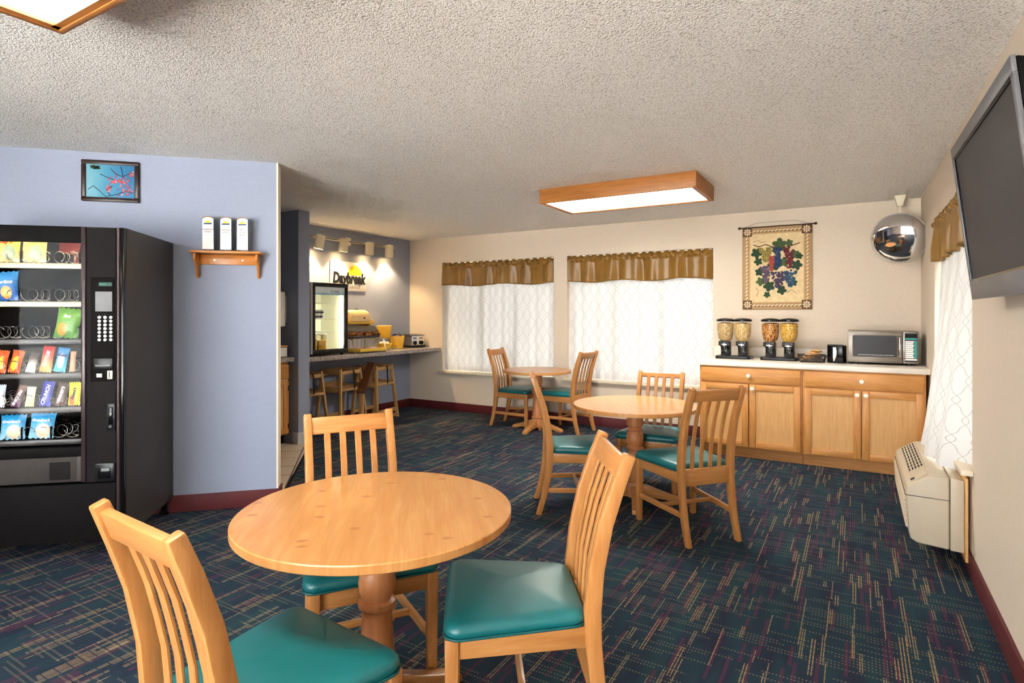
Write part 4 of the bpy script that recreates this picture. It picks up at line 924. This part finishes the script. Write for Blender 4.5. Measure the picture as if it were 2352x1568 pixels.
def award(s, lines, label):
    a = thing('acrylic_award', label, 'award', onwall(s, .062, 1.7905), WA+R(-14), group='acrylic awards on the wall shelf')
    w, h, d = .041, .236, .052
    out = [(-w, 0), (w, 0), (w, h-.018)]+[(w*math.cos(t), h-.018+.018*math.sin(t)) for t in [math.pi*i/10 for i in range(1, 10)]]+[(-w, h-.018)]
    mk('block', G().prism(out, 'y', -d/2, d/2), 'acrylic', a, .003)
    f = mk('printed_face', G().prism([(x*.92, max(.012, z-.004)) for x, z in out], 'y', -d/2-.0016, -d/2-.0004), 'paper_white', a)
    g = G(); g.prism([(.018*math.cos(t), .192+.016*math.sin(t)) for t in [math.pi*i/10 for i in range(11)]], 'y', -d/2-.0022, -d/2-.0016); mk('sun_emblem', g, 'ink_yellow', f)
    mk('emblem_band', G().box(-.027, .027, -d/2-.0024, -d/2-.0016, .182, .191), 'ink_blue', f)
    for i, (t, sz, z) in enumerate(lines): text('lettering', t, sz, 'ink_black', f, (0, -d/2-.0019, z), (R(90), 0, 0), extrude=.0002)
    mk('gold_edge', G().tube([(x, -d/2-.001, z) for x, z in out[2:]], .0014, 5), 'brass', a)
award(.430, [("CHAIRMAN'S", .0135, .146), ('AWARD', .0125, .130)], "left clear acrylic award with rounded top on the wall shelf")
award(.318, [("CHAIRMAN'S", .0135, .146), ('AWARD', .0125, .130)], "middle clear acrylic award with rounded top on the wall shelf")
award(.213, [('BEST', .0155, .150), ('OF THE', .0145, .132), ('BEST', .0155, .114)], "right clear acrylic award with three printed lines on the wall shelf")

# ------------------------------------------------------------------ breakfast counter on the left wall
GZ = .882
tag(mk('granite_counter', G().box(XL+.001, -5.10, 4.168, YB-.001, GZ-.047, GZ), 'granite', None, .004), 'speckled granite breakfast counter running from the wall stub to the back wall', 'countertop')
# track light
tr = thing('track_light', 'cream wall track with four spot heads above the sign', 'track light', (XL, 5.43, 2.29))
mk('track_bar', G().box(.035, .060, -.80, .77, -.012, .012), 'cream_metal', tr, .003)
mk('track_slot', G().box(.060, .0615, -.79, .76, -.004, .004), 'black_matte', tr)
mk('junction_box', G().box(.001, .06, -.155, -.065, -.05, .05), 'cream_metal', tr, .006)
for y, ax in ((4.787, -6), (5.171, -2), (5.618, 5), (5.991, 9)):
    Mc = Matrix.Translation((.135, y-5.43, -.065)) @ Matrix.Rotation(R(9), 4, 'Y') @ Matrix.Rotation(R(ax), 4, 'X')
    hd = mk('spot_head', G().lathe([(.02, .082), (.052, .080), (.056, .074), (.056, -.085), (.052, -.085), (.052, .0), (.02, .005)], 24, Mc, caps=False), 'cream_metal', tr)
    mk('stem', G().tube([(.058, y-5.43-.03, 0), (.10, y-5.43-.03, 0), Mc @ Vector((-.03, -.02, .03))], .009, 8), 'cream_metal', hd)
    mk('bulb', G().sphere(Mc @ Vector((0, 0, -.045)), .034, .034, .034, 14, 8), 'bulb_glow', hd)
    l = bpy.data.lights.new('spot_lamp', 'SPOT'); l.energy = SPOT; l.color = lin((255, 220, 168)); l.spot_size = R(105); l.spot_blend = .55; l.shadow_soft_size = .03
    lo = bpy.data.objects.new('spot_lamp', l); C.objects.link(lo); lo.parent = tr; lo.location = Mc @ Vector((0, 0, -.09)); lo.rotation_euler = (R(ax), R(5), 0)
# sign
sg = thing('wall_sign', 'white breakfast sign with a yellow rising sun on the blue wall', 'sign', (XL+.001, 5.372, 1.845), R(90))
sw, sh_ = .307, .188
mk('board', G().box(-sw, sw, -.012, 0, -sh_, sh_), 'paper_white', sg, .002)
pts = []
for i in range(49):
    t = math.pi*i/48; r = .124+(.007 if i % 2 else -.004); pts.append((.105+r*math.cos(t)*.98, .02+r*math.sin(t)))
mk('sun', G().prism(pts, 'y', -.0155, -.012), 'sun_yellow', sg)
text('sign_name', 'Daybreak', .19, 'ink_black', sg, (0, -.0165, -.03), (R(90), 0, 0), extrude=.0012, bold=.009, shear=.12, sx=.74)
text('sign_subtitle', 'BREAKFAST', .06, 'ink_grey', sg, (.055, -.0145, -.135), (R(90), 0, 0), extrude=.0008, spacing=1.25, sx=.78)
# drinks refrigerator
fr = thing('drinks_refrigerator', 'glass-door countertop drinks refrigerator with black frame', 'refrigerator', (-5.19, 4.64, GZ), R(90))   # local x along +Y world, -y towards the room
fw_, fd, fh = .26, .44, .83
mk('side_wall', G().box(-fw_, -fw_+.02, .03, fd, .02, fh), 'fridge_grey', fr, .003); mk('side_wall', G().box(fw_-.02, fw_, .03, fd, .02, fh), 'fridge_grey', fr, .003)
mk('top_wall', G().box(-fw_+.02, fw_-.02, .03, fd, fh-.02, fh), 'fridge_grey', fr); mk('bottom_wall', G().box(-fw_+.02, fw_-.02, .03, fd, .02, .05), 'fridge_white', fr); mk('back_wall', G().box(-fw_+.02, fw_-.02, fd-.015, fd, .05, fh-.02), 'fridge_white', fr)
for s in (-1, 1): mk('liner', G().box(s*(fw_-.021)-.001, s*(fw_-.021)+.001, .03, fd-.015, .05, fh-.02), 'fridge_white', fr)
for x in (-.22, .22):
    for y in (.05, .40): mk('foot', G().cyl((x, y, 0), (x, y, .02), .018, n=10), 'black_plastic', fr)
dr = mk('door', G().box(-fw_, fw_, -.012, .028, .022, .075), 'black_plastic', fr, .003)
mk('door_rail', G().box(-fw_, fw_, -.012, .028, fh-.045, fh), 'black_plastic', dr, .003)
for s in (-1, 1): mk('door_stile', G().box(s*fw_-(.04 if s > 0 else 0), s*fw_+(.04 if s < 0 else 0), -.012, .028, .075, fh-.045), 'black_plastic', dr, .003)
mk('door_gasket', G().box(-fw_-.018, -fw_-.001, -.014, .026, .03, fh), 'grey_plastic', dr, .003)
mk('door_pane', G().box(-fw_+.04, fw_-.04, .006, .010, .075, fh-.045), 'case_glass', dr)
n = N('header_blue'); sp = n.node('ShaderNodeSeparateXYZ'); n.l.new(n.gen(), sp.inputs[0]); n.base(n.ramp(n.math('ADD', sp.outputs[2], n.math('MULTIPLY', n.noise(n.obj(), 12, 2), .3)), [(.15, lin((120, 186, 214))), (.5, lin((214, 234, 240))), (1, lin((236, 244, 246)))]), .4)
hb = mk('header_card', G().box(-fw_+.04, fw_-.04, .002, .0055, fh-.135, fh-.045), 'header_blue', dr)
text('header_lettering', 'Drinks', .058, 'ink_grey', hb, (.075, .0015, fh-.093), (R(90), 0, 0), extrude=.0003, sx=.85); text('header_lettering', 'Cool', .062, 'ink_white', hb, (-.085, .0015, fh-.09), (R(90), 0, 0), extrude=.0003)
mk('lamp_strip', G().cyl((fw_-.05, .05, .10), (fw_-.05, .05, .70), .007, n=10), 'fridge_glow', fr)
for z in (.27, .42, .60):
    g = G()
    for i in range(12): g.cyl((-fw_+.03+i*.042, .05, z), (-fw_+.03+i*.042, fd-.03, z), .002, n=5)
    g.cyl((-fw_+.025, .05, z), (fw_-.025, .05, z), .003, n=6); g.cyl((-fw_+.025, fd-.03, z), (fw_-.025, fd-.03, z), .003, n=6); mk('wire_shelf', g, 'white_plastic', fr)
Mf = Matrix.Translation((-5.19, 4.64, GZ)) @ Matrix.Rotation(R(90), 4, 'Z')
for i, x in enumerate((-.155, -.02)):
    j = thing('juice_pitcher', ('clear pitcher of orange juice behind the refrigerator door frame', 'clear pitcher of orange juice in the middle of the refrigerator')[i], 'pitcher', Mf @ Vector((x, .16, .051)), R(90), 'juice pitchers in the refrigerator')
    mk('juice', G().box(-.052, .052, -.06, .06, .003, .12), 'juice', j, .008); mk('pitcher_body', G().box(-.056, .056, -.064, .064, 0, .185), 'dome_plastic', j, .010); mk('lid', G().box(-.058, .058, -.066, .066, .186, .20), 'white_plastic', j, .006)
for i in range(8):
    x = -.20+.052*(i % 4)+(.01 if i > 3 else 0); z = .424 if i < 4 else .474
    c_ = thing('yogurt_cup', '%s yogurt cup from the left in the %s layer on the middle refrigerator shelf' % (('first', 'second', 'third', 'fourth')[i % 4], 'lower' if i < 4 else 'upper'), 'yogurt cup', Mf @ Vector((x, .10, z)), 0, 'yogurt cups in the refrigerator')
    mk('cup', G().lathe([(.019, 0), (.024, .044), (.025, .046)], 14), 'paper_white', c_); mk('printed_band', G().lathe([(.0212, .012), (.0233, .032)], 14, caps=False), 'packet_dark', c_); mk('foil_lid', G().lathe([(.025, .046), (.025, .048)], 14), 'steel', c_)
# bakery rack and what stands on it
rk = thing('bakery_rack', 'two tier wire bakery rack beside the drinks refrigerator', 'display rack', (-5.33, 5.235, GZ), R(90))   # x along the counter, -y to the room
g = G()
for s in (-1, 1):
    g.tube([(s*.27, -.19, .004), (s*.265, -.15, .16), (s*.26, -.05, .19), (s*.255, .06, .44)], .005, 6); g.tube([(s*.27, -.19, .004), (s*.27, .19, .004), (s*.26, .17, .42)], .005, 6)
mk('frame', g, 'wire', rk)
g = G()
for z, y0, y1 in ((.175, -.16, .15), (.01, -.18, .18)):
    g.tube([(-.265, y0, z), (.265, y0, z), (.265, y1, z), (-.265, y1, z)], .005, 6, True)
    for i in range(1, 8): g.cyl((-.265+.0662*i, y0, z), (-.265+.0662*i, y1, z), .003, n=5)
mk('tier_wires', g, 'wire', rk)
g = G()
for i in range(7): g.cyl((-.22+.07*i, .10, .02), (-.22+.07*i, .10, .175), .003, n=5)
mk('back_wires', g, 'wire', rk)
Mr = Matrix.Translation((-5.33, 5.235, GZ)) @ Matrix.Rotation(R(90), 4, 'Z')
case = thing('pastry_case', 'amber roll-top pastry case on the upper rack tier', 'pastry case', Mr @ Vector((-.02, 0, .183)), R(90))
mk('case_tray', G().box(-.23, .23, -.15, .14, 0, .014), 'shelf_dark', case, .004)
pr = [(-.148, .015)]+[(-.148+.22*(1-math.cos(t)), .015+.15*math.sin(t)) for t in [math.pi/2*i/8 for i in range(1, 9)]]+[(.13, .165), (.13, .015)]
mk('roll_cover', G().prism(pr, 'x', -.22, .22), 'dome_plastic', case, angle=40); mk('cover_knob', G().sphere((.05, -.14, .075), .011, .011, .011, 10, 6), 'brass', case)
for i in range(6):
    o = tag(mk('croissant', G().tube([(-.045, .012, .0), (-.025, -.008, .008), (0, -.015, .01), (.025, -.008, .008), (.045, .012, 0)], .021, 8), 'pastry', None, loc=Mr @ Vector((-.17+.062*i, -.03+.03*(i % 2), .222)), rot=(0, 0, R(70+25*i))), '%s brown pastry from the left inside the amber roll-top case' % ('first', 'second', 'third', 'fourth', 'fifth', 'sixth')[i], 'pastry', 'pastries in the roll-top case')
bx_ = thing('bread_box', 'pale yellow domed bread box on top of the pastry case', 'bread box', Mr @ Vector((-.03, .03, .352)), R(90))
mk('box_base', G().box(-.215, .215, -.11, .10, 0, .028), 'yellow_ceramic', bx_, .008); pr = [(-.10, .028), (-.09, .10), (-.06, .15), (-.01, .175), (.06, .178), (.09, .16), (.095, .028)]
mk('dome_cover', G().prism(pr, 'x', -.17, .165), plain('cream_yellow', (246, 214, 150), .25, var=.05).m, bx_, .018, 3); mk('cover_knob', G().sphere((.04, -.105, .075), .012, .012, .012, 10, 6), 'bronze_knob', bx_); mk('top_handle', G().box(-.02, .03, -.01, .005, .178, .188), 'bronze_knob', bx_, .003)
tray = thing('yellow_tray', 'yellow serving tray of wrapped pastries on the counter below the rack', 'tray', Mr @ Vector((.02, -.06, .018)), R(90))
mk('tray_floor', G().box(-.22, .22, -.155, .12, 0, .006), 'yellow_tray', tray)
for a in ((-.225, .225, -.165, -.153, 0, .036), (-.225, .225, .118, .13, 0, .036), (-.225, -.213, -.153, .118, 0, .036), (.213, .225, -.153, .118, 0, .036)): mk('tray_side', G().box(*a), 'yellow_tray', tray, .003)
grad('wrap_clear', (236, 196, 180), (206, 110, 60))
rnd = random.Random(11)
for i in range(12):
    o = tag(mk('wrapped_pastry', pillow(rpoly([(-.045, -.03), (.045, -.03), (.045, .03), (-.045, .03)], .015, 3), 0, .022, .018, .008, 4), 'wrap_clear', None, loc=Mr @ Vector((-.15+.068*(i % 6), -.13+.1*(i//6), .027+.006*(i % 2))), rot=(R(rnd.uniform(-12, 12)), R(rnd.uniform(-14, 14)), R(rnd.uniform(60, 130)))), '%s clear-wrapped pastry from the left in the %s row on the yellow tray' % (('first', 'second', 'third', 'fourth', 'fifth', 'sixth')[i % 6], 'front' if i < 6 else 'back'), 'pastry', 'wrapped pastries on the yellow tray')
def bowl(name, mat, loc, r, h, label, cat='bowl'):
    b = mk(name, G().lathe([(r*.45, 0), (r*.5, .004), (r*.8, h*.45), (r, h), (r*.95, h), (r*.74, h*.5), (r*.4, .010)], 24), mat, None, loc=loc); tag(b, label, cat); return b
bowl('yellow_bowl', 'yellow_ceramic', Mr @ Vector((.215, .10, .325)), .10, .075, 'yellow bowl high on the rack right of the bread box')
bowl('blue_bowl', 'cobalt', (-5.44, 5.62, GZ+.155), .075, .065, 'dark blue bowl on the wire stand beside the pastry rack')
bowl('yellow_bowl', 'yellow_tray', (-5.32, 5.66, GZ+.006), .105, .085, 'yellow bowl of white eggs on the counter right of the pastry tray')
for i in range(7):
    a = i*1.05; r = .045 if i < 6 else 0
    tag(mk('egg', G().sphere((0, 0, 0), .022, .022, .028, 10, 7), 'egg', None, loc=(-5.32+r*math.cos(a), 5.66+r*math.sin(a), GZ+.092+(.018 if i == 6 else 0)), rot=(R(70), 0, a)), 'white egg heaped in the yellow counter bowl', 'egg', 'eggs in the yellow bowl')
st = thing('wire_stand', 'tall wire stand holding bowls and the yellow bin', 'stand', (-5.46, 5.80, GZ), R(90)); g = G()
g.tube([(-.2, -.16, .004), (-.14, .02, .20), (-.08, .10, .33)], .005, 6); g.tube([(.13, -.16, .004), (.13, .05, .14), (.13, .12, .30)], .005, 6); g.tube([(-.2, -.16, .004), (.13, -.16, .004)], .005, 6); g.tube([(-.2, -.16, .004), (-.2, .12, .004), (.13, .12, .004), (.13, -.16, .004)], .005, 6)
g.tube([(-.24, -.08, .150), (-.14, -.08, .150), (-.14, .10, .150), (-.24, .10, .150)], .004, 6, True); g.cyl((-.19, .1, .004), (-.19, .1, .15), .004, n=6)
g.tube([(-.05, -.06, .145), (.14, -.06, .145), (.14, .12, .145), (-.05, .12, .145)], .004, 6, True); g.cyl((-.05, .12, .004), (-.05, .12, .145), .004, n=6); g.cyl((.14, .12, .004), (.14, .12, .145), .004, n=6)
mk('stand_wires', g, 'wire', st)
def bin_(loc, rz, a, b, h, label, name='yellow_bin'):
    r = thing(name, label, 'bin', loc, rz)
    o = [(-a, -a), (a, -a), (a, a), (-a, a)]; p = [(-b, -b), (b, -b), (b, b), (-b, b)]; t = .006; vs = []
    for poly, z, k in ((o, 0, 1), (p, h, 1), (p, h, 1-t/b*1.4), (o, .008, 1-t/a*1.4)): vs += [(x*k, y*k, z) for x, y in poly]
    fs = [(3, 2, 1, 0), (12, 13, 14, 15)]
    for L_ in range(3): fs += [(L_*4+i, L_*4+(i+1) % 4, L_*4+4+(i+1) % 4, L_*4+4+i) for i in range(4)]
    mk('bin_body', G().add(vs, fs), 'yellow_ceramic', r, .003); return r
b1 = bin_((-5.50, 5.86, GZ+.150), R(38), .075, .095, .165, 'tall yellow square bin with a lid, raised on the wire stand')
mk('lid', G().box(-.093, .093, -.093, .093, .166, .172), 'cream_yellow', b1, .002)
bin_((-5.40, 6.0, GZ+.006), R(38), .075, .098, .17, 'yellow square bin full of dark packets in front of the toaster')
b2 = [o for o in C.objects if o.name.startswith('yellow_bin')][-1]
mk('bin_rack', G().tube([(-.08, -.08, -.001), (.08, -.08, -.001), (.08, .08, -.001), (-.08, .08, -.001)], .005, 6, True), 'wire', b2)
for i in range(14):
    tag(mk('condiment_packet', pillow(rpoly([(-.03, -.02), (.03, -.02), (.03, .02), (-.03, .02)], .006, 2), 0, .008, .008, .004, 3), 'packet_dark', None, loc=(-5.40+rnd.uniform(-.05, .05), 6.0+rnd.uniform(-.05, .05), GZ+.150+.0035*i), rot=(R(rnd.uniform(-30, 30)), R(rnd.uniform(-30, 30)), rnd.uniform(0, 3))), 'dark foil packet heaped in the yellow bin by the toaster', 'packet', 'dark packets in the yellow bin')
# toaster
ts = thing('toaster', 'chrome four slice toaster at the back end of the granite counter', 'toaster', (-5.47, 6.405, GZ), R(80))
mk('base', G().box(-.135, .135, -.12, .13, 0.004, .03), 'black_plastic', ts, .006); mk('shell', G().prism(rpoly([(-.118, .03), (.118, .03), (.118, .185), (-.118, .185)], [.004, .004, .03, .03], 5), 'y', -.11, .12), 'steel', ts, .004)
mk('end_plate', G().box(-.118, .118, -.118, -.111, .034, .168), 'chrome', ts, .004)
mk('top_band', G().box(-.124, .124, -.116, .12, .162, .174), 'black_plastic', ts, .004)
for x in (-.06, .06):
    mk('dial', G().cyl((x, -.119, .068), (x, -.135, .068), .028, n=18).box(x-.004, x+.004, -.144, -.134, .045, .09), 'black_plastic', ts)
    mk('lever', G().box(x-.02, x+.02, -.132, -.119, .128, .14), 'black_plastic', ts, .003)
    for y in (-.03, .06): mk('slot', G().box(x-.048, x+.048, y-.014, y+.014, .1852, .187), 'black_matte', ts)

# ------------------------------------------------------------------ high chairs under the counter
def make_highchair():
    r = thing('high_chair', '-', 'high chair', group='wooden high chairs under the granite counter')     # faces +y local
    zt = .70; TX, TY0, TY1, BX, BY0, BY1 = .165, -.14, .14, .225, -.19, .20
    def leg(s, f):
        t = Vector((s*TX, TY1 if f else TY0, zt)); b = Vector((s*BX, BY1 if f else BY0, 0)); d = .021; q = .013
        return G().hexa([(b.x-q, b.y-d, 0), (b.x+q, b.y-d, 0), (b.x+q, b.y+d, 0), (b.x-q, b.y+d, 0)], [(t.x-q, t.y-d, zt), (t.x+q, t.y-d, zt), (t.x+q, t.y+d, zt), (t.x-q, t.y+d, zt)])
    def at(s, f, z):
        k = z/zt; return Vector((s*(BX+(TX-BX)*k), (BY1+(TY1-BY1)*k) if f else (BY0+(TY0-BY0)*k), z))
    def bar(nm, a, b, w, h, ax):
        d = (b-a); n_ = Vector((d.y, -d.x, 0)).normalized()*w/2; q = [a-n_, a+n_, b+n_, b-n_]
        return mk(nm, G().hexa([(p.x, p.y, p.z-h/2) for p in q], [(p.x, p.y, p.z+h/2) for p in q]), 'highchair_'+ax, r, .004)
    for s in (-1, 1):
        for f in (0, 1): mk('leg', leg(s, f), 'highchair_z', r, .005)
        bar('floor_rail', at(s, 0, .024), at(s, 1, .024), .024, .044, 'y'); bar('arm_rail', at(s, 0, .665), at(s, 1, .665), .024, .06, 'y'); bar('seat_rail', at(s, 0, .455), at(s, 1, .455), .022, .065, 'y')
    bar('front_bar', at(-1, 1, .655), at(1, 1, .655), .022, .042, 'x'); bar('back_bar', at(-1, 0, .655), at(1, 0, .655), .022, .075, 'x'); bar('back_bar', at(-1, 0, .50), at(1, 0, .50), .022, .06, 'x'); bar('foot_rest', at(-1, 1, .11), at(1, 1, .11), .035, .045, 'x'); bar('rear_brace', at(-1, 0, .11), at(1, 0, .11), .022, .045, 'x')
    mk('seat_board', G().box(-.175, .175, -.15, .165, .452, .468), 'highchair_x', r, .005); bar('seat_front', at(-1, 1, .455)+Vector((0, .0, 0)), at(1, 1, .455), .03, .03, 'x')
    mk('strap', G().tube([(-.03, .163, .685), (-.03, .178, .66), (-.032, .176, .58), (-.035, .182, .48), (-.03, .16, .44)], .009, 6), 'strap_black', r)
    return r
hc = make_highchair()
for i, (y, lab) in enumerate([(4.40, 'wooden high chair partly hidden by the wall stub, leftmost under the counter'), (5.00, 'wooden high chair with black strap in the middle under the counter'), (5.57, 'wooden high chair nearest the room corner under the counter')]):
    o = hc if i == 0 else copy_tree(hc); o.location = (-5.40, y, 0); o.rotation_euler = (0, 0, R(-90+(0, 4, 8)[i])); o['label'] = lab
bd = thing('wooden_board', 'dark brown wooden board leaning between two high chairs', 'board', (-5.13, 5.25, 0))
mk('plank', G().box(-.055, .055, -.012, .012, 0, .44), 'dark_board', bd, .004, loc=(-.04, -.16, .40), rot=(R(-38), 0, R(15)))
mk('support', G().box(-.03, .03, -.012, .012, 0, .44), 'highchair_z', bd, .004, loc=(-.04, -.15, .0), rot=(R(-2), 0, R(15)))

# ------------------------------------------------------------------ the nook beside the wall stub
nk = thing('kitchen_cabinet', 'oak base cabinet in the tiled nook beside the wall stub', 'cabinet'); xf = -5.06; YN = 4.01
mk('carcass', G().box(XL+.002, xf-.02, 2.1, YN-.03, .11, .862), 'oak_pale_z', nk, .002); mk('toe_kick', G().box(XL+.002, xf-.09, 2.1, YN-.03, .009, .11), 'black_matte', nk)
for i, y1 in enumerate((YN-.035, YN-.50, YN-.965, YN-1.43)):
    y0 = y1-.45
    d = mk('door', G().box(xf-.019, xf-.008, y0+.004, y1-.004, .13, .66), 'oak_pale_z', nk)
    for a, b in ((y0, y0+.06), (y1-.06, y1)): mk('stile', G().box(xf-.009, xf+.002, a, b, .125, .665), 'oak_z', d, .003)
    for a, b in ((.125, .185), (.605, .665)): mk('door_rail', G().box(xf-.009, xf+.001, y0+.06, y1-.06, a, b), 'oak_y', d, .003)
    for z in (.20, .59): mk('hinge', G().box(xf+.001, xf+.006, y1-.012, y1-.004, z-.025, z+.025), 'black_matte', d)
    mk('drawer', G().box(xf-.019, xf+.002, y0, y1, .69, .835), 'oak_y', nk, .005)
tag(mk('nook_countertop', G().box(XL+.001, -5.03, 2.08, 4.022, .865, .908), 'granite', None, .004), 'short granite countertop in the tiled nook beside the wall stub', 'countertop')
dp = thing('paper_dispenser', 'white rounded dispenser on the dark face of the wall stub', 'dispenser', (-5.215, 3.885, 1.41))
mk('housing', G().lathe([(.05, -.185), (.12, -.182), (.132, -.172), (.134, 0), (.132, .172), (.12, .182), (.05, .185)], 32), 'white_plastic', dp); mk('wall_plate', G().box(-.07, .07, .10, .138, -.14, .14), 'grey_plastic', dp, .004)
bxo = thing('storage_box', 'small brown box with pale end on the nook countertop', 'box', (-5.20, 3.88, .9085)); wood('walnut', (120, 84, 60), (160, 120, 90), 'y', 1, .5, .7)
mk('box_body', G().box(-.10, .10, -.13, .11, 0, .11), 'walnut', bxo, .003); mk('box_lid', G().box(-.106, .106, -.136, .115, .11, .125), 'oak_y', bxo, .003); mk('end_panel', G().box(.1005, .104, -.12, .10, .01, .10), 'paper_white', bxo)
